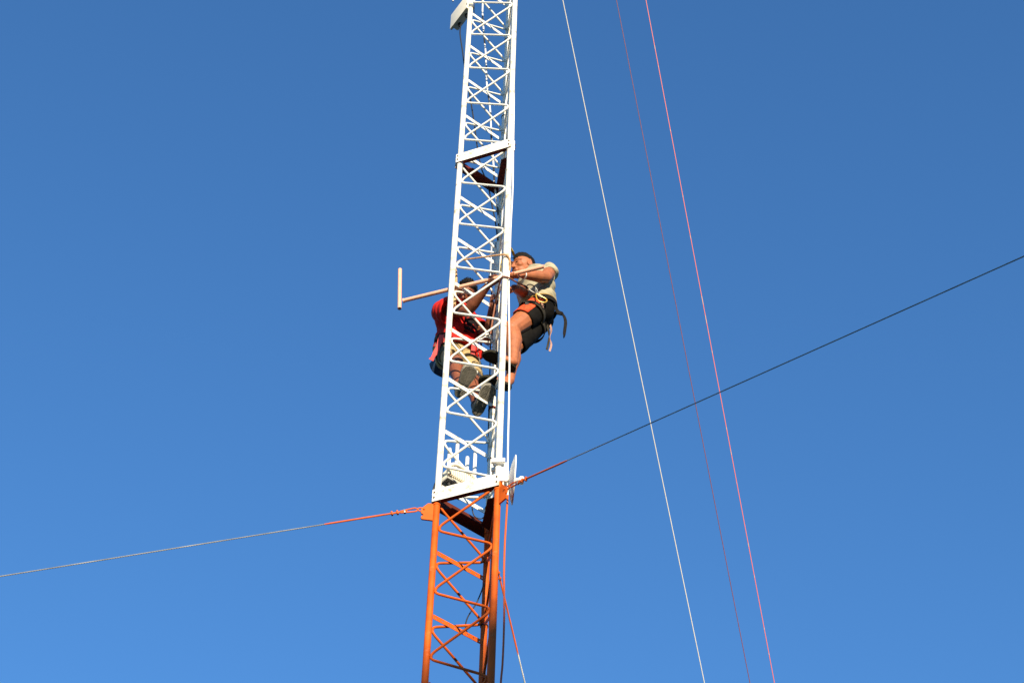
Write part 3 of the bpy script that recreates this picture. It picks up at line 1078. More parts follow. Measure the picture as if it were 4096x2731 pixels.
def face_bits(o, c, F, Lf, U):
    for s in (-1, 1):
        bm = bmesh.new()
        pts = [c + F * f + Lf * s * l + U * u for f, l, u in ((0.0985, 0.014, 0.036), (0.097, 0.030, 0.044), (0.083, 0.052, 0.040))]
        tube(bm, spline(pts, 4), [0.0035, 0.0045, 0.0048, 0.005, 0.005, 0.0045, 0.004, 0.003, 0.002], 8)
        link('eyebrow', bm_mesh('eyebrow', bm, HAIR), o)
        bm = bmesh.new()
        ellip(bm, c + F * 0.0825 + Lf * s * 0.033 + U * 0.010, F * 0.010, Lf * 0.014, U * 0.0075, 2)
        link('eyelid', bm_mesh('eyelid', bm, o.data.materials[0], True, None), o)
        bm = bmesh.new()
        pts = [c + F * f + Lf * s * l + U * u for f, l, u in ((0.089, 0.021, 0.006), (0.0925, 0.033, 0.0045), (0.085, 0.046, 0.007))]
        tube(bm, spline(pts, 4), 0.0022, 6)
        link('lashes', bm_mesh('lashes', bm, HAIR), o)


def hair(parent, c, F, Lf, U, seed, thick=1.0, curl=1.0, fade=0.0):
    bm = bmesh.new()
    nu, nv = 56, 30
    cc = c + F * -0.008 + U * 0.022
    grid = []
    for j in range(nv + 1):
        row = []
        for i in range(nu):
            th = PI * j / nv
            ph = 2 * PI * i / nu
            f, l, u = math.sin(th) * math.cos(ph), math.sin(th) * math.sin(ph), math.cos(th)
            thr = (0.20 + 0.38 * f - 0.10 * (1 - abs(l))) if f > 0 else (0.10 + 0.80 * f)
            thr += fade * abs(l) * (f > -0.5)
            k = max(-0.2, min(1.0, (u - thr) / 0.22))
            nn = noise.noise(V((f, l, u)) * 7 * curl + V((seed, 0, 0))) * 0.7 + noise.noise(V((f, l, u)) * 17 * curl + V((seed, 3, 0))) * 0.5
            d = 1.0 + (0.035 + 0.15 * thick * max(0, u)) * k + 0.07 * nn * max(0, k) if k > 0 else 0.93 + 0.07 * (k + 0.2) / 0.2
            row.append(bm.verts.new(cc + (F * f * 0.096 + Lf * l * 0.076 + U * u * 0.096) * d))
        grid.append(row)
    for j in range(nv):
        for i in range(nu):
            bm.faces.new((grid[j][i], grid[j][(i + 1) % nu], grid[j + 1][(i + 1) % nu], grid[j + 1][i]))
    rnd = random.Random(seed)
    for k in range(int(560 * curl)):   # loose locks break up the outline
        v = V((rnd.gauss(0, 1), rnd.gauss(0, 1), rnd.gauss(0.5, 0.8))).normalized()
        f, l, u = v
        thr = (0.28 + 0.38 * f) if f > 0 else (0.18 + 0.80 * f)
        if u < thr + 0.05 + fade * abs(l):
            continue
        p = cc + (F * f * 0.096 + Lf * l * 0.076 + U * u * 0.096) * (1.03 + 0.12 * thick * max(0, u))
        out = (F * f + Lf * l + U * u)
        d = (out * 0.35 + F * 0.9 * (f > -0.2) - U * 0.5 * (f < -0.2) + V((rnd.gauss(0, .5), rnd.gauss(0, .5), rnd.gauss(0, .5))) * curl * 0.8).normalized()
        ln = rnd.uniform(0.012, 0.026)
        tube(bm, [p - out * 0.008, p + d * ln * 0.5, p + d * ln + out * -0.003], [0.0030, 0.0026, 0.0006], 5)
    return link('hair', bm_mesh('hair', bm, HAIR, True, None), parent)


def torso(bm, pel, nb, Lf, Fd, g=0.0, w=1.0, lo=True):
    """trunk lumps from hips to shoulders, g metres fatter for clothes"""
    U = (nb - pel).normalized()
    Lf = (Lf - U * Lf.dot(U)).normalized()
    Fd = Lf.cross(U)
    H = (nb - pel).length
    if lo:
        ellip(bm, pel + U * 0.00, Lf * (0.145 * w + g), Fd * (0.095 + g), U * (0.105 + g))
    ellip(bm, pel + U * H * 0.32, Lf * (0.135 * w + g), Fd * (0.098 + g), U * (0.14 + g))
    ellip(bm, pel + U * H * 0.46, Lf * (0.152 * w + g), Fd * (0.108 + g), U * (0.15 + g))
    ellip(bm, pel + U * H * 0.62, Lf * (0.165 * w + g), Fd * (0.115 + g), U * (0.165 + g))
    ellip(bm, pel + U * H * 0.84, Lf * (0.150 * w + g), Fd * (0.088 + g), U * (0.085 + g))
    return U, Lf, Fd


def foot(bm, ank, heel, toe, up):
    d = (toe - heel); L_ = d.length; d = d / L_
    up = V(up); up = (up - d * up.dot(d)).normalized()
    side = up.cross(d)
    h0 = heel + d * 0.035 + up * 0.036
    capsule(bm, ank, h0 + up * 0.004, 0.036, 0.034)
    chain(bm, [h0, heel + d * L_ * 0.45 + up * 0.036, heel + d * L_ * 0.72 + up * 0.022], [0.034, 0.032, 0.022])
    chain(bm, [ank + d * 0.02 - up * 0.01, heel + d * L_ * 0.55 + up * 0.036], [0.034, 0.026])
    for i, (o, ln) in enumerate(((-0.030, 0.93), (-0.013, 0.93), (0.002, 0.90), (0.016, 0.87), (0.029, 0.82))):
        b0 = heel + d * L_ * 0.62 + side * o * 0.9 + up * 0.020
        capsule(bm, b0, heel + d * L_ * ln + side * o + up * 0.014, 0.017, 0.011 if i else 0.0135, 10)


OUT = [(0.0, 0.0), (0.012, 0.022), (0.06, 0.031), (0.13, 0.027), (0.19, 0.040), (0.235, 0.045), (0.268, 0.034), (0.285, 0.012), (0.287, -0.010), (0.272, -0.032),
       (0.235, -0.043), (0.19, -0.040), (0.13, -0.033), (0.06, -0.033), (0.012, -0.023)]


def sole(name, heel, toe, up, th, mt, parent, tread=False, wide=1.0):
    d = (toe - heel); L_ = d.length; d = d / L_
    up = V(up); up = (up - d * up.dot(d)).normalized()
    side = up.cross(d)
    k = L_ / 0.287
    out = spline([heel + d * x * k + side * y * wide * 1.08 for x, y in OUT], 3, True)
    bm = bmesh.new()
    ring = []
    for h, sc in ((0.0, 0.97), (0.004, 1.0), (th - 0.004, 1.0), (th, 0.97)):
        c = heel + d * L_ * 0.5
        ring.append([bm.verts.new(c + (p - c) * sc + up * h) for p in out])
    for A, B_ in zip(ring, ring[1:]):
        for i in range(len(A)):
            bm.faces.new((A[i], A[(i + 1) % len(A)], B_[(i + 1) % len(A)], B_[i]))
    bm.faces.new(ring[0][::-1]); bm.faces.new(ring[-1])
    o = link(name, bm_mesh(name, bm, mt), parent)
    if tread:
        bm = bmesh.new()
        x = 0.018
        while x < 0.272:
            if not 0.105 < x < 0.125:
                ys = np.interp(x, [0, .012, .06, .13, .19, .235, .268, .287], [0.0, .022, .031, .027, .040, .043, .034, .0]) - 0.006
                yn = np.interp(x, [0, .012, .06, .13, .19, .235, .268, .287], [0.0, .022, .032, .032, .040, .042, .033, .0]) - 0.006
                for a, b in ((-yn, -0.004), (0.004, ys)):
                    if b - a > 0.008:
                        box(bm, heel + d * x * k + side * (a + b) / 2 * wide - up * 0.0026, d * 0.0036, side * (b - a) / 2 * wide, up * 0.0028)
            x += 0.0125
        for s in (-1, 1):
            tube(bm, [heel + d * x_ * k + side * s * wide * (np.interp(x_, [0, .012, .06, .13, .19, .235, .268, .287], [0.0, .022, .032, .030, .041, .044, .034, .0]) - 0.0015) - up * 0.001 for x_ in np.linspace(0.008, 0.280, 22)], 0.0032, 6)
        o2 = link('tread', bm_mesh('tread', bm, mt, False), o)
        o2['kind'] = 'stuff'
    return d, up, side, L_


def arc_patch(name, p0, p1, r0, r1, ref, a0, a1, mt, parent, th=0.003):
    u = (p1 - p0).normalized()
    e1 = V(ref); e1 = (e1 - u * e1.dot(u)).normalized(); e2 = u.cross(e1)
    bm = bmesh.new()
    rows = []
    for i in range(9):
        t = i / 8
        row = []
        for j in range(11):
            a = math.radians(a0 + (a1 - a0) * j / 10)
            r = r0 + (r1 - r0) * t + 0.002 * noise.noise(V((i * 0.7, j * 0.6, r0 * 50)))
            row.append((p0.lerp(p1, t), e1 * math.cos(a) + e2 * math.sin(a), r))
        rows.append(row)
    top = [[bm.verts.new(c + d * (r + th)) for c, d, r in row] for row in rows]
    bot = [[bm.verts.new(c + d * (r - 0.006)) for c, d, r in row] for row in rows]
    for i in range(8):
        for j in range(10):
            bm.faces.new((top[i][j], top[i][j + 1], top[i + 1][j + 1], top[i + 1][j]))
            bm.faces.new((bot[i][j], bot[i + 1][j], bot[i + 1][j + 1], bot[i][j + 1]))
    for i in range(8):
        for j in (0, 10):
            bm.faces.new((top[i][j], top[i + 1][j], bot[i + 1][j], bot[i][j]))
    for j in range(10):
        for i in (0, 8):
            bm.faces.new((top[i][j], top[i][j + 1], bot[i][j + 1], bot[i][j]))
    return link(name, bm_mesh(name, bm, mt, True, None), parent)


def stretch_mat(axis, k=0.35):
    """wrinkles run across the given axis"""
    a = V(axis).normalized()
    b = a.orthogonal().normalized()
    c = a.cross(b)
    R_ = Matrix((a, b, c))
    return R_.transposed() @ Matrix.Diagonal(V((1.0, k, k))) @ R_


def local(o, parent):
    """keep world placed mesh in place under a parent Empty"""
    o.location = -parent.location
    return o


def carabiner(name, label, pts, r, mt, gate=None):
    o = tube_obj(name, spline(pts, 6, True), r, mt, None, 8, True)
    return tag(o, label, 'carabiner')


# ---------------- right worker: beige shirt, outside the right face, facing the mast
hipL, hipR = at(2155, 1236, 9.83), at(2154, 1286, 9.935)
ankL, ankR = at(2054, 1448, 9.71), at(2040, 1521, 9.79)
knL = ik(hipL, ankL, 0.425, 0.405, (-1, -0.3, 0))
knR = at(2052, 1392, 9.845)
pel = (hipL + hipR) / 2 + V((0.004, 0.0, 0.03))
nb = at(2133, 1106, 9.885)
hc = at(2094, 1070, 9.915)
shL, shR = at(2196, 1088, 9.80), at(2148, 1186, 10.02)
wrL = at(2090, 1099, 9.53)
cL = TA + TU * ((TB - TA).length * 0.765)
cL = at(2054, 1097, 9.47); cL = TA + TU * (cL - TA).dot(TU)
elL = ik(shL, wrL, 0.29, 0.255, (0.9, -0.2, -0.75))
gR = LEG['R'] + V((0, 0, 13.0))
wrR = at(2056, 1152, 9.62)
elR = ik(shR, wrR, 0.30, 0.26, (0.2, 0.3, -1))
heelL, toeL = at(2060, 1484, 9.76), at(1937, 1413, 9.57)
heelR, toeR = at(2046, 1556, 9.79), at(1915, 1521, 9.71)
root = thing('person', 'person in beige shirt and black and orange shorts leaning back outside the right leg', 'person', V((pel.x, pel.y, heelR.z)), 'workers on the mast')
bm = bmesh.new()
LfA = (shL - shR).normalized()
FA = V((-1, -0.15, 0))
U_, L2, F2 = torso(bm, pel, nb, LfA, FA)
capsule(bm, shL, shR, 0.052, 0.052)
for hp, kn, an, he, to, kc in ((hipL, knL, ankL, heelL, toeL, 1.12), (hipR, knR, ankR, heelR, toeR, 1.0)):
    dn = (an - kn).normalized()
    fw_ = V((-1, -0.3, 0)); fw_ = (fw_ - dn * fw_.dot(dn)).normalized()
    chain(bm, [hp, hp.lerp(kn, 0.45), kn], [0.074, 0.082 * kc, 0.064 * kc])
    ellip(bm, kn + fw_ * 0.014, dn * 0.045, fw_ * 0.056, dn.cross(fw_) * 0.060 * kc, 2)
    chain(bm, [kn, kn.lerp(an, 0.32) - fw_ * 0.014, kn.lerp(an, 0.62) - fw_ * 0.004, an], [0.057 * kc, 0.058 * kc, 0.043 * kc, 0.034])
    foot(bm, an, he + V((0, 0, 0.012)), to + V((0, 0, 0.012)), V((0, 0, 1)))
for sh, el, wr in ((shL, elL, wrL), (shR, elR, wrR)):
    chain(bm, [sh, sh.lerp(el, 0.5), el], [0.057, 0.055, 0.047])
    chain(bm, [el, el.lerp(wr, 0.3), el.lerp(wr, 0.75), wr], [0.046, 0.049, 0.037, 0.029])
grip(bm, wrL, cL, TU, RT_, -1, 30)
grip(bm, wrR, at(2032, 1148, 9.57), V((0.1, 0.1, 1)), 0.012, 1, 20)
fA, lA, uA = head(bm, hc, (-0.84, -0.50, -0.22), (-0.14, -0.20, 0.96), nb)
body = remeshed('body', bm, 0.0045, 6, SKIN_A, root)
local(body, root)
face_bits(body, hc, fA, lA, uA)
local(hair(root, hc, fA, lA, uA, 3, 1.6, 0.22, 0.12), root)
bm = bmesh.new()
ellip(bm, hc + fA * -0.004 + lA * 0.083 + uA * -0.030, fA * 0.0045, lA * 0.004, uA * 0.0045, 2)
local(link('ear_stud', bm_mesh('ear_stud', bm, STEEL, True, None), root), root)
bm = bmesh.new()
wd = (wrL - elL).normalized()
band(bm, wrL - wd * 0.012, wd, V((0, 0, 1)), 0.030, 0.030, 0.010, 0.004, 24)
local(link('wristband', bm_mesh('wristband', bm, OFFWHITE), root), root)
# shirt
bm = bmesh.new()
torso(bm, pel + U_ * 0.01, nb, LfA, FA, 0.018, 1.0, False)
ellip(bm, pel + U_ * 0.10, L2 * 0.172, F2 * 0.130, U_ * 0.135)
chain(bm, [shL, nb - U_ * 0.03, shR], [0.060, 0.064, 0.066])
for sh, el in ((shL, elL), (shR, elR)):
    cone(bm, sh - (el - sh) * 0.12, sh.lerp(el, 0.34), 0.061, 0.066)
capsule(bm, nb - U_ * 0.02, nb + (hc - nb) * 0.18, 0.070, 0.060)
sh_o = local(remeshed('shirt', bm, 0.006, 12, SHIRT_A, root, (0.024, 21.0, stretch_mat((0.6, 0, 1), 0.26))), root)
# shorts
bm = bmesh.new()
ellip(bm, pel + U_ * 0.0, L2 * 0.162, F2 * 0.110, U_ * 0.115)
ellip(bm, pel - U_ * 0.03 - F2 * 0.01, L2 * 0.148, F2 * 0.098, U_ * 0.10)
for hp, kn, k_ in ((hipL, knL, 0.60), (hipR, knR, 0.90)):
    cone(bm, hp - (kn - hp) * 0.15, hp.lerp(kn, k_), 0.103, 0.097 if k_ < 0.7 else 0.086)
so = local(remeshed('shorts', bm, 0.006, 8, SHORTS_A, root, (0.007, 12.0, stretch_mat((-0.4, 0, 1), 0.4))), root)
fr = V((-0.75, -0.65, 0))
local(arc_patch('orange_panel', hipL.lerp(knL, 0.04), hipL.lerp(knL, 0.605), 0.107, 0.100, V((-0.50, -0.86, 0)), -48, 42, PANEL_A, root), root)
local(arc_patch('waist_panel', pel + U_ * 0.00, pel - U_ * 0.085 + L2 * 0.03, 0.146, 0.146, F2 + L2 * 0.8, -32, 34, PANEL_A, root), root)
# harness
bm = bmesh.new()
band(bm, pel + U_ * 0.018, U_ + L2 * 0.10, L2, 0.172, 0.132, 0.045, 0.009, 44)
hb = local(link('harness_belt', bm_mesh('harness_belt', bm, WEB), root), root)
bm = bmesh.new()
band(bm, pel + U_ * 0.043, U_ + L2 * 0.10, L2, 0.174, 0.135, 0.008, 0.008, 44)
local(link('belt_edge', bm_mesh('belt_edge', bm, YELLOW), root), root)
for hp, kn in ((hipL, knL), (hipR, knR)):
    u = (kn - hp).normalized()
    bm = bmesh.new()
    band(bm, hp.lerp(kn, 0.30), u + V((0.30, 0, 0.25)), V((0, -1, 0)), 0.108, 0.108, 0.046, 0.008, 40)
    local(link('leg_loop', bm_mesh('leg_loop', bm, WEB_G), root), root)
bm = bmesh.new()
c_ = hipL.lerp(knL, 0.28) + V((-0.035, -0.105, 0.0))
box(bm, c_, (0.016, 0.004, 0.004), (0, 0.006, 0.006), (0, -0.010, 0.014), 0, 0.003)
local(link('buckle', bm_mesh('buckle', bm, BLACK), root), root)
bm = bmesh.new()
ribbon(bm, spline([pel + U_ * 0.03 + F2 * 0.14 + L2 * 0.04, pel - U_ * 0.03 + F2 * 0.15 + L2 * 0.07, hipL.lerp(knL, 0.30) + V((-0.08, -0.10, 0.02))], 6), 0.034, L2, 0.004)
local(link('tie_in_strap', bm_mesh('tie_in_strap', bm, WEB), root), root)
# loose strap ends at the back
yb = 9.84
for nm_, pts, w_, mt_ in (('strap_end', [(2196, 1215, 9.80), (2216, 1224, 9.80), (2232, 1246, 9.81), (2251, 1256, 9.82), (2262, 1284, 9.82), (2259, 1320, 9.81), (2255, 1348, 9.81)], 0.026, WEB),
                          ('strap_end', [(2190, 1262, 9.86), (2212, 1254, 9.85), (2232, 1252, 9.84), (2252, 1256, 9.83)], 0.030, WEB),
                          ('strap_end', [(2186, 1290, 9.90), (2193, 1316, 9.90), (2197, 1346, 9.89), (2192, 1378, 9.89), (2187, 1398, 9.89)], 0.017, WEB_G),
                          ('strap_end', [(2196, 1285, 9.92), (2205, 1318, 9.92), (2200, 1350, 9.91), (2205, 1378, 9.91), (2198, 1405, 9.91)], 0.015, WEB_P),
                          ('strap_end', [(2160, 1193, 9.74), (2166, 1208, 9.72), (2172, 1225, 9.72), (2174, 1231, 9.72)], 0.012, WEB_P)):
    bm = bmesh.new()
    P_ = spline([at(*q) for q in pts], 5)
    hints = [V((math.cos(i * 0.16), -0.35, 0.55 + 0.3 * math.sin(i * 0.21))) for i in range(len(P_))]
    ribbon(bm, P_, w_, hints, 0.004)
    local(link(nm_, bm_mesh(nm_, bm, mt_, True, 50), root), root)
# slip-on sandals
for he, to, an in ((heelL, toeL, ankL), (heelR, toeR, ankR)):
    fs = local(link('sandal', None, root), root)
    d, up, side, L_ = sole('sole', he, to, V((0, 0, 1)), 0.024, SOLE_D, fs, False, 1.16)
    bm = bmesh.new()
    for k in range(7):
        a = math.radians(-80 + 160 * k / 6)
        pass
    rows = []
    for x in np.linspace(0.50, 0.80, 6):
        rows.append([he + d * L_ * x + side * math.sin(a) * 0.049 + up * (0.022 + math.cos(a) * (0.062 - 0.075 * (x - 0.5))) for a in np.linspace(-PI / 2, PI / 2, 11)])
    vt_ = [[bm.verts.new(p) for p in r] for r in rows]
    for i in range(5):
        for j in range(10):
            bm.faces.new((vt_[i][j], vt_[i][j + 1], vt_[i + 1][j + 1], vt_[i + 1][j]))
    bmesh.ops.solidify(bm, geom=bm.faces[:], thickness=0.004)
    link('strap', bm_mesh('strap', bm, SOLE_D), fs)

carabiner('carabiner', 'silver carabiner joining the lanyard to the belt of the beige shirted worker',
          [at(2107, 1149, 9.655), at(2112, 1139, 9.65), at(2126, 1139, 9.655), at(2141, 1149, 9.665), at(2149, 1161, 9.675), at(2146, 1171, 9.68), at(2136, 1170, 9.675), at(2120, 1160, 9.665)], 0.0046, STEEL)
carabiner('yellow_carabiner', 'yellow carabiner hanging at the hip of the beige shirted worker',
          [at(2144, 1180, 9.68), at(2150, 1176, 9.68), at(2166, 1186, 9.69), at(2184, 1196, 9.70), at(2187, 1204, 9.70), at(2178, 1210, 9.69), at(2162, 1207, 9.685), at(2149, 1198, 9.68)], 0.0060, YELLOW)
carabiner('grey_carabiner', 'grey carabiner lying along the waist belt above the yellow one',
          [at(2141, 1160, 9.672), at(2147, 1158, 9.674), at(2156, 1176, 9.69), at(2168, 1183, 9.695), at(2172, 1188, 9.695), at(2164, 1189, 9.69), at(2152, 1182, 9.685)], 0.0042, STEEL)
bm = bmesh.new()
ribbon(bm, spline([at(2004, 1092, 9.46), at(2002, 1070, 9.47), at(2008, 1035, 9.47), at(2022, 1006, 9.47), at(2040, 992, 9.47), at(2050, 1006, 9.48), at(2056, 1022, 9.52)], 6), 0.020, V((0.3, -1, 0.2)), 0.004)
o = link('webbing_sling', bm_mesh('webbing_sling', bm, mat('yellow_webbing', (0.42, 0.30, 0.02), 0.8, 0.3, 30, (0.03, 0.03, 0.02), 0.5, 20), True, 50))
tag(o, 'yellow and black sling round the right leg behind the rope and the worker\'s hair', 'sling')

# ---------------- left worker: red shirt, outside the far left face, facing in
heel1, toe1 = at(1833, 1592, 9.815), at(1888, 1464, 9.59)
heel2, toe2 = at(1902, 1664, 9.905), at(1966, 1540, 9.69)


def sole_up(h, t_):
    d = (t_ - h).normalized()
    v = V((0, 0, 1))
    return (v - d * v.dot(d)).normalized()


up1, up2 = sole_up(heel1, toe1), sole_up(heel2, toe2)
d1, d2 = (toe1 - heel1).normalized(), (toe2 - heel2).normalized()
ank1 = heel1 + d1 * 0.055 + up1 * 0.105
ank2 = heel2 + d2 * 0.055 + up2 * 0.105
hip1, hip2 = at(1784, 1406, 10.10), at(1862, 1440, 10.18)
kn1 = ik(hip1, ank1, 0.405, 0.385, (0.3, -0.6, 0))
kn2 = ik(hip2, ank2, 0.43, 0.40, (0.6, -0.6, 0))
pel = (hip1 + hip2) / 2 + V((0, 0, 0.04))
nb = at(1838, 1262, 10.06)
hc = at(1862, 1181, 10.02)
sh1 = at(1772, 1247, 9.98)
sh2 = at(1893, 1300, 10.16)
g1 = TA + TU * (at(1974, 1115, 9.53) - TA).dot(TU)
w1 = at(1949, 1146, 9.59)
el1 = at(1872, 1244, 9.78)
w2 = at(1970, 1222, 9.80)
el2 = at(1953, 1360, 10.0)
root = thing('person', 'person in red shirt and khaki shorts behind the left leg, reaching for the pole', 'person', V((pel.x, pel.y, heel2.z)), 'workers on the mast')
bm = bmesh.new()
LfB = (sh2 - sh1).normalized()
FB = V((0.6, -0.8, 0))
U_, L2, F2 = torso(bm, pel, nb, LfB, FB)
capsule(bm, sh1, sh2, 0.052, 0.052)
for hp, kn, an, he, to, up_ in ((hip1, kn1, ank1, heel1, toe1, up1), (hip2, kn2, ank2, heel2, toe2, up2)):
    dn = (an - kn).normalized()
    fw_ = V((0.6, -0.8, 0)); fw_ = (fw_ - dn * fw_.dot(dn)).normalized()
    chain(bm, [hp, hp.lerp(kn, 0.45), kn], [0.070, 0.070, 0.055])
    ellip(bm, kn + fw_ * 0.014, dn * 0.045, fw_ * 0.047, dn.cross(fw_) * 0.050, 2)
    chain(bm, [kn, kn.lerp(an, 0.32) - fw_ * 0.014, kn.lerp(an, 0.62) - fw_ * 0.004, an], [0.052, 0.058, 0.043, 0.034])
    foot(bm, an, he + up_ * 0.03, to + up_ * 0.03 - (to - he) * 0.08, up_)
for sh, el, wr in ((sh1, el1, w1), (sh2, el2, w2)):
    chain(bm, [sh, sh.lerp(el, 0.5), el], [0.052, 0.050, 0.043])
    chain(bm, [el, el.lerp(wr, 0.3), el.lerp(wr, 0.75), wr], [0.042, 0.046, 0.034, 0.028])
grip(bm, w1, g1, TU, RT_, 1, 25)
grip(bm, w2, at(1978, 1196, 9.77), V((0.05, 0.1, 1)), 0.013, 1, 20)
fB, lB, uB = head(bm, hc, (-0.10, -0.70, -0.70), (0.22, -0.62, 0.75), nb)
body = remeshed('body', bm, 0.0045, 6, SKIN_B, root)
local(body, root)
face_bits(body, hc, fB, lB, uB)
local(hair(root, hc, fB, lB, uB, 11, 1.5, 1.5), root)
# shirt with wide sleeves
bm = bmesh.new()
torso(bm, pel + U_ * 0.10, nb, LfB, FB, 0.026, 1.02)
chain(bm, [sh1, nb - U_ * 0.03, sh2], [0.080, 0.068, 0.076])
cone(bm, pel + U_ * 0.17, pel + U_ * 0.015, 0.155, 0.180, 24)
capsule(bm, nb - U_ * 0.02, nb + (hc - nb) * 0.16, 0.072, 0.064)
local(remeshed('shirt', bm, 0.006, 16, SHIRT_B, root, (0.022, 18.0, stretch_mat((0.3, 0, 1), 0.26))), root)


def sleeve(sh, el, f1, r0, r1, mt, seed, nm='sleeve'):
    u = (el - sh).normalized()
    a = u.orthogonal().normalized(); b = u.cross(a)
    bm = bmesh.new()
    rows = []
    for i in range(15):
        t = i / 14
        row = []
        for j in range(36):
            ph = 2 * PI * j / 36
            r = r0 + (r1 - r0) * t
            r *= 1 + 0.10 * noise.noise(V((t * 7 + math.cos(ph) * 0.8, math.sin(ph) * 1.2, seed))) + 0.05 * math.sin(t * 16 + 2.5 * math.cos(ph + seed)) * (0.3 + t)
            row.append(bm.verts.new(sh - u * 0.03 + (el - sh) * f1 * t + (a * math.cos(ph) + b * math.sin(ph)) * r))
        rows.append(row)
    for i in range(14):
        for j in range(36):
            bm.faces.new((rows[i][j], rows[i][(j + 1) % 36], rows[i + 1][(j + 1) % 36], rows[i + 1][j]))
    bmesh.ops.recalc_face_normals(bm, faces=bm.faces)
    bmesh.ops.solidify(bm, geom=bm.faces[:], thickness=0.004)
    return local(link(nm, bm_mesh(nm, bm, mt, True, None), root), root)


local(arc_patch('chest_print', nb - U_ * 0.09 + F2 * 0.012, nb - U_ * 0.27 + F2 * 0.008, 0.153, 0.168, F2 + L2 * 0.25, -52, 34,
                mat('dark_chest_print', (0.012, 0.008, 0.008), 0.8, 0.3, 20, (0.50, 0.03, 0.02), 0.47, 20, spec=0.15), root), root)
sleeve(sh1, el1, 0.50, 0.090, 0.124, SHIRT_B, 1.0)
sleeve(sh2, el2, 0.55, 0.078, 0.092, SHIRT_B, 5.0)
# hanging hem, faded
bm = bmesh.new()
rows = []
for i in range(9):
    t = i / 8
    row = []
    for j in range(49):
        ph = 2 * PI * j / 48
        rr = 1 + 0.05 * math.sin(ph * 9 + t * 2) * t + 0.06 * noise.noise(V((math.cos(ph) * 2, math.sin(ph) * 2, t * 2)))
        row.append(bm.verts.new(pel + U_ * (0.13 - (0.115 + 0.05 * max(0, -math.cos(ph)) ** 2 + 0.02 * math.sin(3 * ph)) * t) + L2 * math.cos(ph) * (0.178 + 0.020 * t) * rr + F2 * math.sin(ph) * (0.134 + 0.018 * t) * rr))
    rows.append(row)
for i in range(8):
    for j in range(48):
        bm.faces.new((rows[i][j], rows[i][j + 1], rows[i + 1][j + 1], rows[i + 1][j]))
bmesh.ops.solidify(bm, geom=bm.faces[:], thickness=0.003)
local(link('shirt_hem', bm_mesh('shirt_hem', bm, PINKRED, True, None), root), root)
# shorts
bm = bmesh.new()
ellip(bm, pel - U_ * 0.02, L2 * 0.178, F2 * 0.124, U_ * 0.120)
ellip(bm, pel - U_ * 0.06 - F2 * 0.05, L2 * 0.160, F2 * 0.10, U_ * 0.115)
for hp, kn in ((hip1, kn1), (hip2, kn2)):
    cone(bm, hp - (kn - hp) * 0.12, hp.lerp(kn, 0.84), 0.100, 0.088)
local(remeshed('shorts', bm, 0.006, 8, SHORTS_B, root, (0.008, 12.0, stretch_mat((0.2, 0, 1), 0.4))), root)
local(arc_patch('pocket', hip1.lerp(kn1, 0.12), hip1.lerp(kn1, 0.60), 0.101, 0.095, V((-0.9, -0.35, 0)), -40, 40, OLIVE, root), root)
bm = bmesh.new()
band(bm, pel + U_ * 0.055, U_, L2, 0.188, 0.140, 0.040, 0.008, 40)
local(link('harness_belt', bm_mesh('harness_belt', bm, WEB), root), root)
for hp, kn in ((hip1, kn1), (hip2, kn2)):
    bm = bmesh.new()
    band(bm, hp.lerp(kn, 0.34), (kn - hp).normalized() + V((-0.1, 0, 0.1)), V((0, -1, 0)), 0.103, 0.103, 0.032, 0.006, 36)
    local(link('leg_loop', bm_mesh('leg_loop', bm, WEB_G), root), root)
bm = bmesh.new()
ribbon(bm, spline([nb + F2 * 0.11 + L2 * 0.06 - U_ * 0.10, pel + U_ * 0.22 + F2 * 0.148 + L2 * 0.05, pel + U_ * 0.05 + F2 * 0.165 + L2 * 0.05, pel - U_ * 0.10 + F2 * 0.165 + L2 * 0.045], 8), 0.040, L2, 0.004)
local(link('chest_strap', bm_mesh('chest_strap', bm, PINKRED, True, 50), root), root)
bm = bmesh.new()
ribbon(bm, spline([nb + F2 * 0.10 - L2 * 0.05 - U_ * 0.06, nb + F2 * 0.145 - U_ * 0.17 - L2 * 0.02, pel + U_ * 0.24 + F2 * 0.150 + L2 * 0.015, pel + U_ * 0.10 + F2 * 0.155 + L2 * 0.05], 8), 0.034, L2, 0.004)
local(link('chest_strap', bm_mesh('chest_strap', bm, WEB, True, 50), root), root)
bm = bmesh.new()
q0 = pel + F2 * 0.165 + L2 * 0.115
ellip(bm, q0 - U_ * 0.03, L2 * 0.040, F2 * 0.030, U_ * 0.060)
local(remeshed('red_pouch', bm, 0.005, 3, SHIRT_B, root, (0.008, 20.0, Matrix.Identity(3))), root)
bt = box_obj('blue_tool', q0 + U_ * 0.045 - L2 * 0.005, L2 * 0.014, F2 * 0.010, U_ * 0.030, mat('blue_plastic', (0.05, 0.09, 0.35), 0.4), root, 0.004)
local(bt, root)
bm = bmesh.new()
P_ = spline([at(1768, 1338, 9.94), at(1757, 1372, 9.935), at(1746, 1402, 9.94), at(1733, 1426, 9.95), at(1724, 1440, 9.96)], 6)
ribbon(bm, P_, 0.040, [V((1, -0.3 + 0.3 * math.sin(i * 0.6), 0.1)) for i in range(len(P_))], 0.004)
local(link('shirt_tail', bm_mesh('shirt_tail', bm, PINKRED, True, 50), root), root)
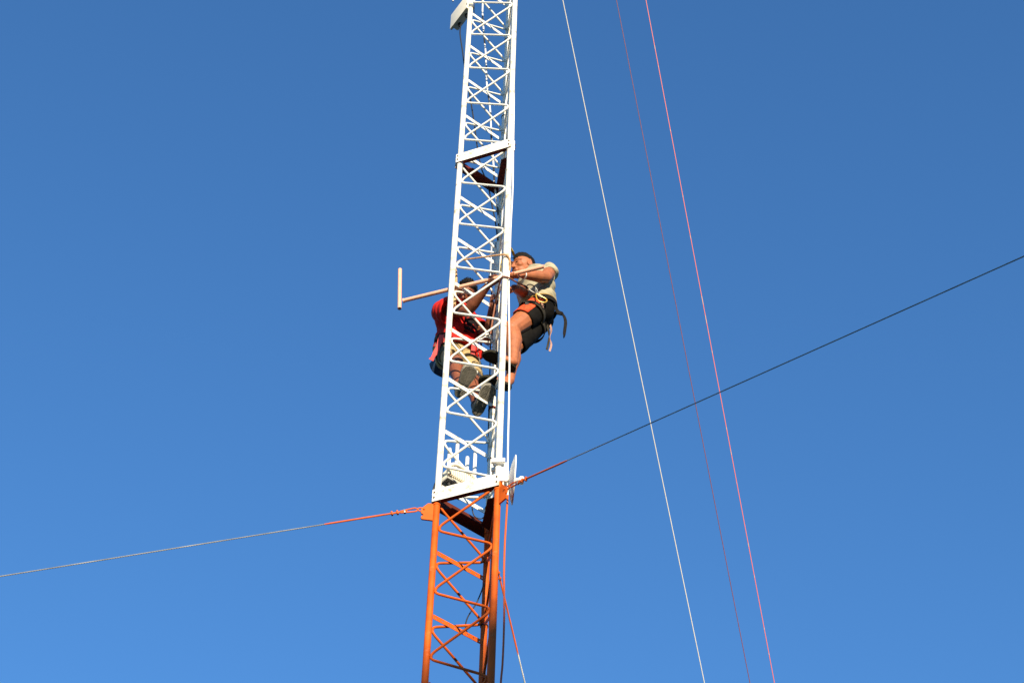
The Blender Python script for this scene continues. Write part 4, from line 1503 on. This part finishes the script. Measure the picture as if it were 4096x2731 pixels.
# seat pad of the harness behind the thighs
bm = bmesh.new()
P_ = [at(1727, 1446, 10.02), at(1733, 1464, 10.02), at(1746, 1482, 10.04), at(1768, 1494, 10.06), at(1790, 1502, 10.08)]
ribbon(bm, spline(P_, 7), 0.055, V((0.5, -0.7, 0.5)), 0.010)
local(link('seat_pad', bm_mesh('seat_pad', bm, NAVY, True, 50), root), root)
# shoes
for he, to, up_, an in ((heel1, toe1, up1, ank1), (heel2, toe2, up2, ank2)):
    fs = local(link('shoe', None, root), root)
    d, up, side, L_ = sole('sole', he, to, up_, 0.028, SOLE, fs, True, 1.28)
    bm = bmesh.new()
    b = he + up * 0.026
    chain(bm, [b + d * 0.045 + up * 0.020, b + d * 0.14 + up * 0.024, b + d * 0.21 + up * 0.012, b + d * 0.245 + up * 0.010], [0.038, 0.040, 0.036, 0.028])
    capsule(bm, b + d * 0.205 + side * 0.014 + up * 0.006, b + d * 0.215 - side * 0.014 + up * 0.006, 0.028, 0.028)
    capsule(bm, b + d * 0.045 + up * 0.02, b + d * 0.055 + up * 0.066, 0.040, 0.045)
    remeshed('upper', bm, 0.005, 3, BLACK, fs, (0.002, 30.0, Matrix.Identity(3)))

# hook and wire lanyard by the left worker's elbow
carabiner('steel_hook', 'steel snap hook beside the elbow of the red shirted worker',
          [at(1912, 1356, 9.80), at(1928, 1346, 9.80), at(1946, 1338, 9.80), at(1960, 1338, 9.80), at(1968, 1348, 9.80), at(1969, 1358, 9.80), at(1960, 1352, 9.80), at(1942, 1347, 9.80), at(1926, 1355, 9.80)], 0.0050, STEEL)
cable('tool_lanyard', 'thin grey cord hanging below the steel hook between the workers\' legs',
      [at(1916, 1354, 9.80), at(1908, 1368, 9.79), at(1911, 1400, 9.79), at(1918, 1440, 9.79), at(1926, 1475, 9.79), at(1933, 1504, 9.79)], 0.0034, mat('grey_cord', (0.13, 0.13, 0.11), 0.7, 0.4, 40), 'cord')
cable('tie_wire', 'thin dark wire strung from the steel hook to the back leg', [at(1918, 1352, 9.80), at(1935, 1362, 9.81), at(1952, 1382, 9.83), at(1963, 1388, 9.845), at(1978, 1386, 9.85)], 0.0024, BLACK, 'wire')
